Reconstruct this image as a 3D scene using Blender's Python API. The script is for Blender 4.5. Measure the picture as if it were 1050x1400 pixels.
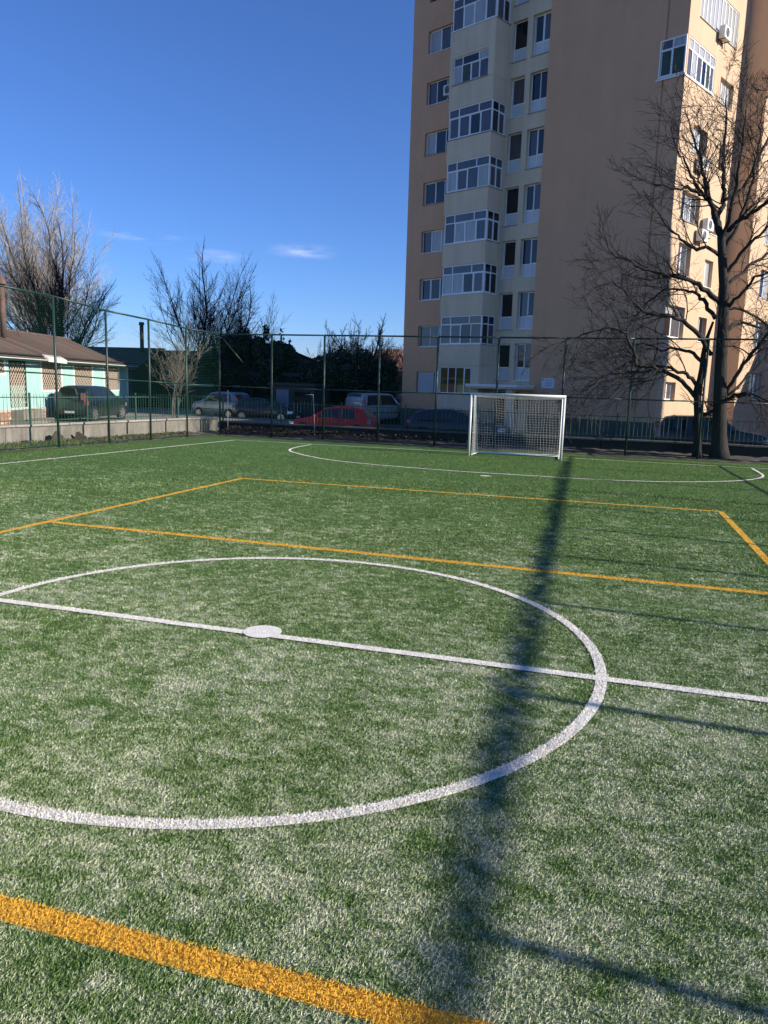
import bpy, math, random
import numpy as np
from mathutils import Vector, Matrix

R = math.radians
scene = bpy.context.scene
col = scene.collection
for o in list(bpy.data.objects):
    bpy.data.objects.remove(o)

# ------------------------------------------------------------------ camera
cam_d = bpy.data.cameras.new('camera')
cam = bpy.data.objects.new('camera', cam_d)
col.objects.link(cam)
cam_d.sensor_fit = 'VERTICAL'
cam_d.sensor_height = 36.0
cam_d.lens = 1033.23 / 1400 * 36.0
cam_d.clip_start = 0.05
cam_d.clip_end = 3000
fw = Vector((-0.27344713, 0.94726903, -0.16705701))
rt = Vector((0.95896423, 0.28200215, 0.02936651))
up = Vector((-0.07492842, 0.15217151, 0.9855098))
m = Matrix((rt, up, -fw)).transposed().to_4x4()
m.translation = Vector((2.88626, -5.99404, 2.27336))
cam.matrix_world = m
scene.camera = cam

# ------------------------------------------------------------------ light
SUN_AZ, SUN_EL = 94.0, 24.5           # heading clockwise from +Y, elevation
world = bpy.data.worlds.new('World')
scene.world = world
world.use_nodes = True
wn, wl = world.node_tree.nodes, world.node_tree.links
for n in list(wn):
    wn.remove(n)
wo = wn.new('ShaderNodeOutputWorld')
bg = wn.new('ShaderNodeBackground')
bg.inputs['Strength'].default_value = 0.101
sky = wn.new('ShaderNodeTexSky')
sky.sky_type = 'NISHITA'
sky.sun_disc = False
sky.sun_elevation = R(SUN_EL)
sky.sun_rotation = R(SUN_AZ)
sky.altitude = 0
sky.air_density = 1.0
sky.dust_density = 0.0
sky.ozone_density = 10.0
# two faint wisps of cirrus, fixed to directions of the sky
tc = wn.new('ShaderNodeTexCoord')
mp = wn.new('ShaderNodeMapping')
mp.inputs['Rotation'].default_value = (0, 0.12, R(25))
mp.inputs['Scale'].default_value = (16, 16, 110)
nz = wn.new('ShaderNodeTexNoise')
nz.inputs['Scale'].default_value = 1.0
nz.inputs['Detail'].default_value = 6
nz.inputs['Roughness'].default_value = 0.6
wl.new(tc.outputs['Generated'], mp.inputs['Vector'])
wl.new(mp.outputs[0], nz.inputs['Vector'])
ramp = wn.new('ShaderNodeMapRange')
ramp.inputs['From Min'].default_value = 0.42
ramp.inputs['From Max'].default_value = 0.72
wl.new(nz.outputs['Fac'], ramp.inputs['Value'])
acc = None
for (az, el, sx, sz, amp) in [(-22.6, 9.15, 0.055, 0.013, 0.38), (-28.8, 8.5, 0.05, 0.011, 0.3), (-33.2, 9.5, 0.075, 0.010, 0.28)]:
    c = Vector((math.sin(R(az)) * math.cos(R(el)), math.cos(R(az)) * math.cos(R(el)), math.sin(R(el))))
    sub = wn.new('ShaderNodeVectorMath'); sub.operation = 'SUBTRACT'
    sub.inputs[1].default_value = c
    wl.new(tc.outputs['Generated'], sub.inputs[0])
    mul = wn.new('ShaderNodeVectorMath'); mul.operation = 'MULTIPLY'
    mul.inputs[1].default_value = (1 / sx, 1 / sx, 1 / sz)
    wl.new(sub.outputs[0], mul.inputs[0])
    ln = wn.new('ShaderNodeVectorMath'); ln.operation = 'LENGTH'
    wl.new(mul.outputs[0], ln.inputs[0])
    mr = wn.new('ShaderNodeMapRange'); mr.interpolation_type = 'SMOOTHSTEP'
    mr.inputs['From Min'].default_value = 1.0; mr.inputs['From Max'].default_value = 0.0
    mr.inputs['To Max'].default_value = amp
    wl.new(ln.outputs['Value'], mr.inputs['Value'])
    if acc is None:
        acc = mr.outputs[0]
    else:
        ad = wn.new('ShaderNodeMath'); ad.operation = 'ADD'
        wl.new(acc, ad.inputs[0]); wl.new(mr.outputs[0], ad.inputs[1]); acc = ad.outputs[0]
cm = wn.new('ShaderNodeMath'); cm.operation = 'MULTIPLY'; cm.use_clamp = True
wl.new(acc, cm.inputs[0]); wl.new(ramp.outputs[0], cm.inputs[1])
mix = wn.new('ShaderNodeMix'); mix.data_type = 'RGBA'
mix.inputs['B'].default_value = (8.5, 9.0, 9.6, 1)
wl.new(cm.outputs[0], mix.inputs['Factor'])
wl.new(sky.outputs[0], mix.inputs['A'])
wbal = wn.new('ShaderNodeVectorMath'); wbal.operation = 'MULTIPLY'
wbal.inputs[1].default_value = (1.0, 0.92, 1.05)
wl.new(mix.outputs['Result'], wbal.inputs[0])
wl.new(wbal.outputs[0], bg.inputs['Color'])
wl.new(bg.outputs[0], wo.inputs[0])

sun_d = bpy.data.lights.new('sun', 'SUN')
sun_d.energy = 4.8
sun_d.angle = R(0.55)
sun_d.color = (1.0, 0.93, 0.82)
sun = bpy.data.objects.new('sun', sun_d)
col.objects.link(sun)
sd = Vector((math.sin(R(SUN_AZ)) * math.cos(R(SUN_EL)), math.cos(R(SUN_AZ)) * math.cos(R(SUN_EL)), math.sin(R(SUN_EL))))
sun.rotation_euler = sd.to_track_quat('Z', 'Y').to_euler()
sun.location = sd * 80

scene.render.engine = 'CYCLES'
vs = scene.view_settings
vs.view_transform = 'Standard'
vs.look = 'None'
vs.exposure = 0.62
vs.gamma = 1.0
vs.use_curve_mapping = False

# ------------------------------------------------------------------ helpers
def tag(o, label=None, cat=None, group=None, kind=None):
    if label: o['label'] = label
    if cat: o['category'] = cat
    if group: o['group'] = group
    if kind: o['kind'] = kind
    return o

def empty(name, loc, rz=0.0, label=None, cat=None, group=None):
    o = bpy.data.objects.new(name, None)
    col.objects.link(o)
    o.location = loc
    o.rotation_euler = (0, 0, rz)
    o.empty_display_size = 0.3
    return tag(o, label, cat, group)

def place(name, me, parent=None):
    o = bpy.data.objects.new(name, me)
    col.objects.link(o)
    if parent is not None:
        o.parent = parent
    return o

def copy_tree(o, parent=None):
    c = o.copy(); col.objects.link(c)
    if parent is not None:
        c.parent = parent
    for ch in list(o.children):
        copy_tree(ch, c)
    return c

class MB:
    """mesh builder: boxes, quads, tubes gathered into one mesh object"""
    def __init__(s, fn=None):
        s.v = []; s.f = []; s.m = []; s.fn = fn
    def add(s, vs, fs, mi=0):
        b = len(s.v)
        if s.fn: vs = [s.fn(*q) for q in vs]
        s.v.extend(vs)
        for f in fs:
            s.f.append([i + b for i in f]); s.m.append(mi)
    def box(s, x0, x1, y0, y1, z0, z1, mi=0):
        vs = [(x0, y0, z0), (x1, y0, z0), (x1, y1, z0), (x0, y1, z0), (x0, y0, z1), (x1, y0, z1), (x1, y1, z1), (x0, y1, z1)]
        s.add(vs, [(0, 3, 2, 1), (4, 5, 6, 7), (0, 1, 5, 4), (1, 2, 6, 5), (2, 3, 7, 6), (3, 0, 4, 7)], mi)
    def quad(s, a, b, c, d, mi=0):
        s.add([a, b, c, d], [(0, 1, 2, 3)], mi)
    def poly(s, pts, mi=0):
        s.add(list(pts), [tuple(range(len(pts)))], mi)
    def prism(s, pts, y0, y1, mi=0):
        """outline in (x, z) extruded along y"""
        n = len(pts)
        vs = [(x, y0, z) for x, z in pts] + [(x, y1, z) for x, z in pts]
        fs = [tuple(range(n)), tuple(range(2 * n - 1, n - 1, -1))]
        fs += [(i, i + n, (i + 1) % n + n, (i + 1) % n) for i in range(n)]
        s.add(vs, fs, mi)
    def tube(s, pts, rad, sides=6, mi=0, cap=True, phase=0.0):
        n = len(pts)
        if isinstance(rad, (int, float)): rad = [rad] * n
        P = [Vector(q) for q in pts]
        vs = []
        d = (P[1] - P[0]).normalized()
        a = Vector((0, 0, 1)) if abs(d.z) < 0.9 else Vector((1, 0, 0))
        u = d.cross(a).normalized()
        for i in range(n):
            if i == 0: t = P[1] - P[0]
            elif i == n - 1: t = P[-1] - P[-2]
            else: t = P[i + 1] - P[i - 1]
            t.normalize()
            u = (u - t * u.dot(t))
            if u.length < 1e-6: u = t.orthogonal()
            u.normalize()
            w = t.cross(u)
            r = rad[i]
            for k in range(sides):
                an = phase + 2 * math.pi * k / sides
                vs.append(tuple(P[i] + u * (math.cos(an) * r) + w * (math.sin(an) * r)))
        fs = []
        for i in range(n - 1):
            for k in range(sides):
                a0 = i * sides + k; a1 = i * sides + (k + 1) % sides
                fs.append((a0, a1, a1 + sides, a0 + sides))
        if cap:
            fs.append(tuple(range(sides - 1, -1, -1)))
            fs.append(tuple((n - 1) * sides + k for k in range(sides)))
        s.add(vs, fs, mi)
    def mesh(s, name, mats, smooth=False):
        me = bpy.data.meshes.new(name)
        me.from_pydata(s.v, [], s.f)
        if not isinstance(mats, (list, tuple)): mats = [mats]
        for q in mats: me.materials.append(q)
        if len(mats) > 1: me.polygons.foreach_set('material_index', s.m)
        if smooth: me.polygons.foreach_set('use_smooth', [True] * len(s.f))
        me.update()
        return me
    def build(s, name, mats, parent=None, smooth=False, kind=None):
        o = place(name, s.mesh(name, mats, smooth), parent)
        if kind: o['kind'] = kind
        return o

def bevel(o, w=0.01, seg=1):
    b = o.modifiers.new('bevel', 'BEVEL'); b.width = w; b.segments = seg; b.limit_method = 'ANGLE'
    return o

# ------------------------------------------------------------------ materials
def mat(name, color, rough=0.6, metal=0.0, spec=0.5, coat=0.0, noise=0.0, nscale=5.0, bump=0.0, bscale=60.0, nstretch=(1, 1, 1), rand=0.0, trans=0.0):
    """principled material with procedural mottling and fine relief"""
    mt = bpy.data.materials.new(name)
    mt.use_nodes = True
    N, L = mt.node_tree.nodes, mt.node_tree.links
    b = N['Principled BSDF']
    b.inputs['Base Color'].default_value = (*color, 1)
    b.inputs['Roughness'].default_value = rough
    b.inputs['Metallic'].default_value = metal
    b.inputs['Specular IOR Level'].default_value = spec
    b.inputs['Coat Weight'].default_value = coat
    b.inputs['Coat Roughness'].default_value = 0.03
    if trans: b.inputs['Transmission Weight'].default_value = trans
    tcn = N.new('ShaderNodeTexCoord')
    mpn = N.new('ShaderNodeMapping'); mpn.inputs['Scale'].default_value = nstretch
    L.new(tcn.outputs['Object'], mpn.inputs['Vector'])
    outc = None
    if noise > 0:
        n1 = N.new('ShaderNodeTexNoise'); n1.inputs['Scale'].default_value = nscale
        n1.inputs['Detail'].default_value = 8; n1.inputs['Roughness'].default_value = 0.65
        L.new(mpn.outputs[0], n1.inputs['Vector'])
        r = N.new('ShaderNodeMapRange')
        r.inputs['From Min'].default_value = 0.25; r.inputs['From Max'].default_value = 0.75
        r.inputs['To Min'].default_value = 1 - noise; r.inputs['To Max'].default_value = 1 + noise
        L.new(n1.outputs['Fac'], r.inputs['Value'])
        val = r.outputs[0]
        if rand > 0:
            oi = N.new('ShaderNodeObjectInfo')
            r2 = N.new('ShaderNodeMapRange')
            r2.inputs['To Min'].default_value = 1 - rand; r2.inputs['To Max'].default_value = 1 + rand
            L.new(oi.outputs['Random'], r2.inputs['Value'])
            mm = N.new('ShaderNodeMath'); mm.operation = 'MULTIPLY'
            L.new(val, mm.inputs[0]); L.new(r2.outputs[0], mm.inputs[1]); val = mm.outputs[0]
        vm = N.new('ShaderNodeVectorMath'); vm.operation = 'SCALE'
        vm.inputs[0].default_value = color
        L.new(val, vm.inputs['Scale'])
        L.new(vm.outputs[0], b.inputs['Base Color'])
    if bump > 0:
        n2 = N.new('ShaderNodeTexNoise'); n2.inputs['Scale'].default_value = bscale
        n2.inputs['Detail'].default_value = 5
        L.new(mpn.outputs[0], n2.inputs['Vector'])
        bp = N.new('ShaderNodeBump'); bp.inputs['Strength'].default_value = bump
        bp.inputs['Distance'].default_value = 0.02
        L.new(n2.outputs['Fac'], bp.inputs['Height'])
        L.new(bp.outputs[0], b.inputs['Normal'])
    return mt

def streaks(mt, amount=0.18, scale=(1.2, 1.2, 0.12)):
    """faint vertical rain streaks multiplied into the wall colour"""
    N, L = mt.node_tree.nodes, mt.node_tree.links
    b = N['Principled BSDF']
    src = b.inputs['Base Color'].links[0].from_socket
    tcn = N.new('ShaderNodeTexCoord'); mpn = N.new('ShaderNodeMapping')
    mpn.inputs['Scale'].default_value = scale
    L.new(tcn.outputs['Object'], mpn.inputs['Vector'])
    n1 = N.new('ShaderNodeTexNoise'); n1.inputs['Scale'].default_value = 2.0; n1.inputs['Detail'].default_value = 6
    L.new(mpn.outputs[0], n1.inputs['Vector'])
    r = N.new('ShaderNodeMapRange'); r.inputs['From Min'].default_value = 0.35; r.inputs['From Max'].default_value = 0.7
    r.inputs['To Min'].default_value = 1.0; r.inputs['To Max'].default_value = 1 - amount
    L.new(n1.outputs['Fac'], r.inputs['Value'])
    vm = N.new('ShaderNodeVectorMath'); vm.operation = 'SCALE'
    L.new(src, vm.inputs[0]); L.new(r.outputs[0], vm.inputs['Scale'])
    L.new(vm.outputs[0], b.inputs['Base Color'])

M = {}
M['plaster_orange'] = mat('plaster_orange', (0.60, 0.42, 0.27), 0.9, noise=0.06, nscale=0.8, bump=0.25, bscale=90)
streaks(M['plaster_orange'], 0.08)
M['plaster_shaded'] = mat('plaster_shaded', (0.72, 0.40, 0.225), 0.9, noise=0.07, nscale=0.7, bump=0.25, bscale=90)  # shaded-front copy of the orange plaster, warmed against the blue sky fill
streaks(M['plaster_shaded'], 0.05)
M['plaster_beige'] = mat('plaster_beige', (0.76, 0.60, 0.41), 0.9, noise=0.06, nscale=0.8, bump=0.25, bscale=90)
streaks(M['plaster_beige'], 0.12)
M['plinth'] = mat('plinth', (0.085, 0.10, 0.08), 0.85, noise=0.2, nscale=2, bump=0.3, bscale=40)
M['pvc'] = mat('pvc', (0.84, 0.83, 0.80), 0.4, noise=0.05, nscale=3)
M['pvc_panel'] = mat('pvc_panel', (0.60, 0.62, 0.63), 0.45, noise=0.06, nscale=2)
M['pane_dark'] = mat('pane_dark', (0.012, 0.013, 0.016), 0.04, spec=0.6, noise=0.3, nscale=1.5)
M['pane_grey'] = mat('pane_grey', (0.085, 0.085, 0.09), 0.05, spec=0.6, noise=0.35, nscale=2.0, nstretch=(6, 6, 0.4))
M['pane_curtain'] = mat('pane_curtain', (0.38, 0.37, 0.355), 0.5, spec=0.3, coat=1.0, noise=0.4, nscale=3.0, nstretch=(5, 5, 0.25))
M['pane_green'] = mat('pane_green', (0.05, 0.06, 0.02), 0.06, spec=0.5, noise=0.4, nscale=2.0)
M['shutter'] = mat('shutter', (0.46, 0.48, 0.50), 0.5, noise=0.04)
M['concrete'] = mat('concrete', (0.215, 0.195, 0.16), 0.9, noise=0.3, nscale=1.6, bump=0.6, bscale=25, rand=0.12)
streaks(M['concrete'], 0.35, (3, 3, 0.5))
M['coping'] = mat('coping', (0.31, 0.285, 0.24), 0.9, noise=0.2, nscale=3, bump=0.4, bscale=30, rand=0.08)
M['dirt'] = mat('dirt', (0.085, 0.07, 0.052), 0.95, noise=0.4, nscale=2.0, bump=1.0, bscale=12)
M['asphalt'] = mat('asphalt', (0.035, 0.035, 0.034), 0.9, noise=0.25, nscale=0.6, bump=0.4, bscale=50)
M['fence_green'] = mat('fence_green', (0.009, 0.036, 0.025), 0.45, noise=0.2, nscale=4, rand=0.1)
M['net_green'] = mat('net_green', (0.012, 0.10, 0.05), 0.7)
M['rail_green'] = mat('rail_green', (0.03, 0.075, 0.055), 0.5, noise=0.25, nscale=6, rand=0.15)
M['goal_white'] = mat('goal_white', (0.66, 0.66, 0.63), 0.4, noise=0.08, nscale=6)
M['net_white'] = mat('net_white', (0.72, 0.72, 0.68), 0.8)
M['bark_dark'] = mat('bark_dark', (0.024, 0.019, 0.016), 0.9, noise=0.4, nscale=4, bump=1.0, bscale=20, nstretch=(1, 1, 0.25))
M['bark_grey'] = mat('bark_grey', (0.15, 0.13, 0.115), 0.9, noise=0.3, nscale=4, bump=0.6, bscale=20)
M['bark_pale'] = mat('bark_pale', (0.36, 0.32, 0.27), 0.85, noise=0.2, nscale=5)
M['bark_straw'] = mat('bark_straw', (0.20, 0.175, 0.125), 0.85, noise=0.25, nscale=5)
M['needle'] = mat('needle', (0.018, 0.028, 0.015), 0.7, noise=0.4, nscale=0.7)
M['leaf_dark'] = mat('leaf_dark', (0.018, 0.026, 0.013), 0.6, noise=0.4, nscale=0.8)
M['mint'] = mat('mint', (0.37, 0.61, 0.54), 0.85, noise=0.09, nscale=1.2, bump=0.2, bscale=60)
streaks(M['mint'], 0.15, (2, 2, 0.3))
M['brick'] = mat('brick', (0.34, 0.20, 0.13), 0.9, noise=0.25, nscale=8, rand=0.25)
M['mortar'] = mat('mortar', (0.46, 0.40, 0.32), 0.95, noise=0.2, nscale=8)
M['rust_roof'] = mat('rust_roof', (0.095, 0.062, 0.048), 0.75, noise=0.45, nscale=1.5, nstretch=(2.0, 0.5, 1), rand=0.25, bump=0.2)
M['roof_pale'] = mat('roof_pale', (0.62, 0.60, 0.55), 0.7, noise=0.2)
M['rust_pipe'] = mat('rust_pipe', (0.13, 0.075, 0.055), 0.75, noise=0.5, nscale=3, bump=0.3)
M['wood_brown'] = mat('wood_brown', (0.20, 0.085, 0.05), 0.7, noise=0.3, nscale=5)
M['grille'] = mat('grille', (0.44, 0.39, 0.31), 0.6, noise=0.1)
M['iron_dark'] = mat('iron_dark', (0.03, 0.03, 0.03), 0.6, noise=0.2)
M['concrete_shaded'] = mat('concrete_shaded', (0.028, 0.029, 0.027), 0.9, noise=0.35, nscale=1.6, bump=0.6, bscale=25, rand=0.12)  # copy of concrete with the shade behind the goal put into its colour
M['coping_shaded'] = mat('coping_shaded', (0.10, 0.098, 0.09), 0.9, noise=0.25, nscale=3, bump=0.4, bscale=30, rand=0.08)  # coping copy, darkened in colour for the same shaded wall
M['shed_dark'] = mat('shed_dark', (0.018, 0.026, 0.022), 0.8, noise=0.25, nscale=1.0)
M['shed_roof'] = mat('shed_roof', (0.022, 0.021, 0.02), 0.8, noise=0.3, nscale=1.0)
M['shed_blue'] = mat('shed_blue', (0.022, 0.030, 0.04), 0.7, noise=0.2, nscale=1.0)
M['tile_brown'] = mat('tile_brown', (0.33, 0.17, 0.10), 0.85, noise=0.3, nscale=2.0)
M['house_tan'] = mat('house_tan', (0.42, 0.33, 0.25), 0.9, noise=0.1)
M['door_blue'] = mat('door_blue', (0.12, 0.17, 0.24), 0.5, noise=0.1)
M['tyre'] = mat('tyre', (0.018, 0.018, 0.018), 0.85, noise=0.2)
M['rim'] = mat('rim', (0.55, 0.56, 0.57), 0.3, metal=0.8)
M['trim'] = mat('trim', (0.02, 0.02, 0.021), 0.6, noise=0.2)
M['car_glass'] = mat('car_glass', (0.012, 0.015, 0.016), 0.03, spec=0.7)
M['lens_red'] = mat('lens_red', (0.30, 0.08, 0.08), 0.15, coat=1.0)
M['lens_clear'] = mat('lens_clear', (0.75, 0.76, 0.78), 0.08, coat=1.0, metal=0.4)
M['plate'] = mat('plate', (0.75, 0.75, 0.72), 0.5)
M['paint_dark'] = mat('paint_dark', (0.012, 0.022, 0.022), 0.3, coat=0.55)
M['paint_black'] = mat('paint_black', (0.012, 0.013, 0.015), 0.3, coat=0.55)
M['paint_grey'] = mat('paint_grey', (0.035, 0.034, 0.037), 0.3, coat=0.55, metal=0.3)
M['paint_red'] = mat('paint_red', (0.70, 0.012, 0.008), 0.45, coat=0.15)
M['paint_white'] = mat('paint_white', (0.34, 0.35, 0.36), 0.35, coat=1.0)
M['paint_silver'] = mat('paint_silver', (0.22, 0.25, 0.29), 0.35, coat=1.0, metal=0.3)
M['ac_white'] = mat('ac_white', (0.70, 0.69, 0.65), 0.5, noise=0.06)
M['ac_dark'] = mat('ac_dark', (0.02, 0.02, 0.02), 0.6)
M['sign_white'] = mat('sign_white', (0.74, 0.76, 0.78), 0.5, noise=0.04)
M['print_grey'] = mat('print_grey', (0.30, 0.32, 0.36), 0.6)
M['print_dark'] = mat('print_dark', (0.03, 0.03, 0.05), 0.6)
M['stake'] = mat('stake', (0.38, 0.36, 0.30), 0.7, noise=0.2)
M['leaf_litter'] = mat('leaf_litter', (0.10, 0.062, 0.038), 0.85, noise=0.5, nscale=3)
M['weed'] = mat('weed', (0.085, 0.12, 0.04), 0.8, noise=0.4, nscale=4)
M['board'] = mat('board', (0.09, 0.075, 0.06), 0.85, noise=0.4, nscale=5)
M['yellow'] = mat('yellow', (0.55, 0.50, 0.16), 0.6, noise=0.3, nscale=6)
M['tarp'] = mat('tarp', (0.02, 0.02, 0.02), 0.8)

def turf_material(name, dark, mid, pale, blades=False):
    """synthetic turf: green pile with pale sandy, worn patches; worn most in the middle of the pitch"""
    mt = bpy.data.materials.new(name); mt.use_nodes = True
    N, L = mt.node_tree.nodes, mt.node_tree.links
    b = N['Principled BSDF']
    b.inputs['Roughness'].default_value = 0.75
    b.inputs['Specular IOR Level'].default_value = 0.25
    tcn = N.new('ShaderNodeTexCoord')
    def noise(scale, detail=4, rough=0.6, dist=0.0, stretch=None):
        n = N.new('ShaderNodeTexNoise'); n.inputs['Scale'].default_value = scale
        n.inputs['Detail'].default_value = detail; n.inputs['Roughness'].default_value = rough
        n.inputs['Distortion'].default_value = dist
        if stretch:
            q = N.new('ShaderNodeMapping'); q.inputs['Scale'].default_value = stretch
            q.inputs['Rotation'].default_value = (0, 0, 0.5)
            L.new(tcn.outputs['Object'], q.inputs['Vector']); L.new(q.outputs[0], n.inputs['Vector'])
        else:
            L.new(tcn.outputs['Object'], n.inputs['Vector'])
        return n.outputs['Fac']
    def mathn(op, a, bb, clamp=False):
        q = N.new('ShaderNodeMath'); q.operation = op; q.use_clamp = clamp
        for i, vv in enumerate((a, bb)):
            if isinstance(vv, (int, float)): q.inputs[i].default_value = vv
            else: L.new(vv, q.inputs[i])
        return q.outputs[0]
    def rng(vv, a, bb, c, d):
        q = N.new('ShaderNodeMapRange'); L.new(vv, q.inputs['Value'])
        for k, x in zip(('From Min', 'From Max', 'To Min', 'To Max'), (a, bb, c, d)): q.inputs[k].default_value = x
        return q.outputs[0]
    big = noise(0.8, 3, 0.5, 0.4)
    med = noise(3.6, 5, 0.68, 0.9, (1.0, 1.6, 1))
    fine = noise(9, 5, 0.75)
    sep = N.new('ShaderNodeSeparateXYZ'); L.new(tcn.outputs['Object'], sep.inputs[0])
    wear = rng(sep.outputs['Y'], -2.0, 15.0, 0.07, -0.14)         # less sand towards the far goal
    s = mathn('ADD', mathn('MULTIPLY', big, 0.30), mathn('MULTIPLY', med, 0.70))
    s = mathn('ADD', s, wear)
    s = mathn('ADD', s, mathn('MULTIPLY', mathn('SUBTRACT', fine, 0.5), 0.55))
    pal = rng(s, 0.42, 0.69, 0.0, 1.0)
    if blades:
        geo = N.new('ShaderNodeNewGeometry')
        rnd = geo.outputs['Random Per Island']
        pal = mathn('ADD', mathn('MULTIPLY', pal, 0.85), rng(rnd, 0.0, 1.0, -0.34, 0.36), True)
    cr = N.new('ShaderNodeValToRGB')
    cr.color_ramp.elements[0].color = (*dark, 1); cr.color_ramp.elements[0].position = 0.0
    cr.color_ramp.elements[1].color = (*pale, 1); cr.color_ramp.elements[1].position = 1.0
    e = cr.color_ramp.elements.new(0.35); e.color = (*mid, 1)
    L.new(pal, cr.inputs['Fac'])
    if blades:
        L.new(cr.outputs[0], b.inputs['Base Color'])
        b.inputs['Roughness'].default_value = 0.55
    else:
        vf = noise(160, 2, 0.7)
        vm = N.new('ShaderNodeVectorMath'); vm.operation = 'SCALE'
        L.new(cr.outputs[0], vm.inputs[0]); L.new(rng(vf, 0.3, 0.7, 0.55, 1.4), vm.inputs['Scale'])
        L.new(vm.outputs[0], b.inputs['Base Color'])
        bp = N.new('ShaderNodeBump'); bp.inputs['Strength'].default_value = 0.9; bp.inputs['Distance'].default_value = 0.02
        L.new(mathn('ADD', vf, mathn('MULTIPLY', fine, 0.8)), bp.inputs['Height'])
        L.new(bp.outputs[0], b.inputs['Normal'])
    return mt

M['turf'] = turf_material('turf', (0.070, 0.140, 0.030), (0.135, 0.215, 0.065), (0.38, 0.40, 0.27))
M['fibre'] = turf_material('fibre', (0.098, 0.170, 0.036), (0.205, 0.292, 0.098), (0.66, 0.665, 0.46), True)

def line_material(name, color):
    mt = mat(name, color, 0.75, spec=0.25, noise=0.16, nscale=14, bump=0.4, bscale=90)
    return mt
M['line_white'] = line_material('line_white', (0.80, 0.76, 0.67))
M['line_orange'] = line_material('line_orange', (0.74, 0.42, 0.05))
# ------------------------------------------------------------------ ground
STREET = -0.25
def structure(o): o['kind'] = 'structure'; return o

b = MB()
S = 1500
# street sheet with a rectangular hole where the pitch terrace stands
hx0, hx1, hy0, hy1 = -15.0, 13.2, -9.5, 23.6
for (x0, x1, y0, y1) in [(-S, hx0, -S, S), (hx1, S, -S, S), (hx0, hx1, hy1, S), (hx0, hx1, -S, hy0)]:
    b.quad((x0, y0, STREET), (x1, y0, STREET), (x1, y1, STREET), (x0, y1, STREET))
structure(b.build('street', M['asphalt']))

def fence_left_x(y): return -12.3 - 0.1474 * (22 - y)
# turf sheet
b = MB()
b.poly([(fence_left_x(-9.5) - 0.0, -9.5, 0), (12.0, -9.5, 0), (12.0, 21.75, 0), (fence_left_x(21.75) + 0.05, 21.75, 0)])
structure(b.build('turf', M['turf']))
# yard left of the retaining wall (a hand higher than the street), with the house and the parked cars on it
b = MB()
b.box(-80, -15.9, -9.5, 45, -1.0, -0.01)
b.box(-15.9, -13.6, 23.72, 45, -1.0, -0.01)
structure(b.build('yard', mat('yard', (0.20, 0.18, 0.15), 0.95, noise=0.3, nscale=0.8, bump=0.5, bscale=15)))

# dirt strips between fence and wall, uneven
def dirt_strip(name, fn, n, mrows):
    rng = random.Random(4)
    vs = []; fs = []
    for i in range(n + 1):
        for j in range(mrows + 1):
            x, y, z = fn(i / n, j / mrows)
            edge = 0.2 if j == 0 else 1.0
            vs.append((x, y, z + rng.uniform(-0.02, 0.05) * edge))
    for i in range(n):
        for j in range(mrows):
            a = i * (mrows + 1) + j
            fs.append((a, a + 1, a + mrows + 2, a + mrows + 1))
    q = MB(); q.add(vs, fs)
    return structure(q.build(name, M['dirt'], smooth=True))
def wall_left_x(y): return -15.25 + (y - 11.0) * 0.172
dirt_strip('dirt_strip', lambda t, u: ((-12.45 + 26.5 * t), 21.72 + 1.75 * u, 0.005 + 0.10 * u), 110, 8)
dirt_strip('dirt_strip', lambda t, u: (lambda y: (fence_left_x(y) + 0.1 + (wall_left_x(y) - 0.1 - fence_left_x(y)) * u, y, 0.005 + 0.10 * u))(-9.5 + 33.0 * t), 110, 6)

# ------------------------------------------------------------------ painted lines
def catmull(pts, n=10):
    P = [np.array(q, float) for q in pts]
    P = [2 * P[0] - P[1]] + P + [2 * P[-1] - P[-2]]
    out = []
    for i in range(1, len(P) - 2):
        for k in range(n):
            t = k / n
            a, b_, c, d = P[i - 1], P[i], P[i + 1], P[i + 2]
            out.append(0.5 * ((2 * b_) + (-a + c) * t + (2 * a - 5 * b_ + 4 * c - d) * t * t + (-a + 3 * b_ - 3 * c + d) * t ** 3))
    out.append(P[-2])
    return np.array(out)

LINES = []      # (polyline, halfwidth, colour)
def strip(name, pts, w, z, material, colour):
    P = np.array(pts, float)
    T = np.gradient(P, axis=0) if len(P) > 2 else np.repeat((P[1:] - P[:1]), 2, 0)
    T /= np.linalg.norm(T, axis=1)[:, None]
    Nn = np.stack([-T[:, 1], T[:, 0]], 1) * w / 2
    rng = np.random.default_rng(len(LINES))
    q = MB()
    vs = [(a[0], a[1], z) for a in P + Nn] + [(a[0], a[1], z) for a in P - Nn]
    n = len(P)
    q.add(vs, [(i, i + n, i + n + 1, i + 1) for i in range(n - 1)])
    o = q.build(name, material)
    structure(o)
    LINES.append((P, w / 2, colour))
    return o
def lin(a, b_, n=2): return [tuple(np.array(a) + (np.array(b_) - np.array(a)) * i / (n - 1)) for i in range(n)]
ang = np.linspace(0, 2 * math.pi, 129)
strip('centre_circle', [(3.0 * math.cos(a), 3.0 * math.sin(a)) for a in ang], 0.088, 0.008, M['line_white'], 1)
strip('halfway_line', lin((-12.75, 0.0), (11.0, 0.0)), 0.10, 0.012, M['line_white'], 1)
q = MB(); q.poly([(0.02 + 0.175 * math.cos(a), 0.06 + 0.175 * math.sin(a), 0.016) for a in ang[:-1:4]])
structure(q.build('centre_spot', M['line_white']))
q = MB(); q.poly([(-0.01 + 0.14 * math.cos(a), 13.38 + 0.10 * math.sin(a), 0.010) for a in ang[:-1:8]])
structure(q.build('penalty_spot', M['line_white']))
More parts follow.
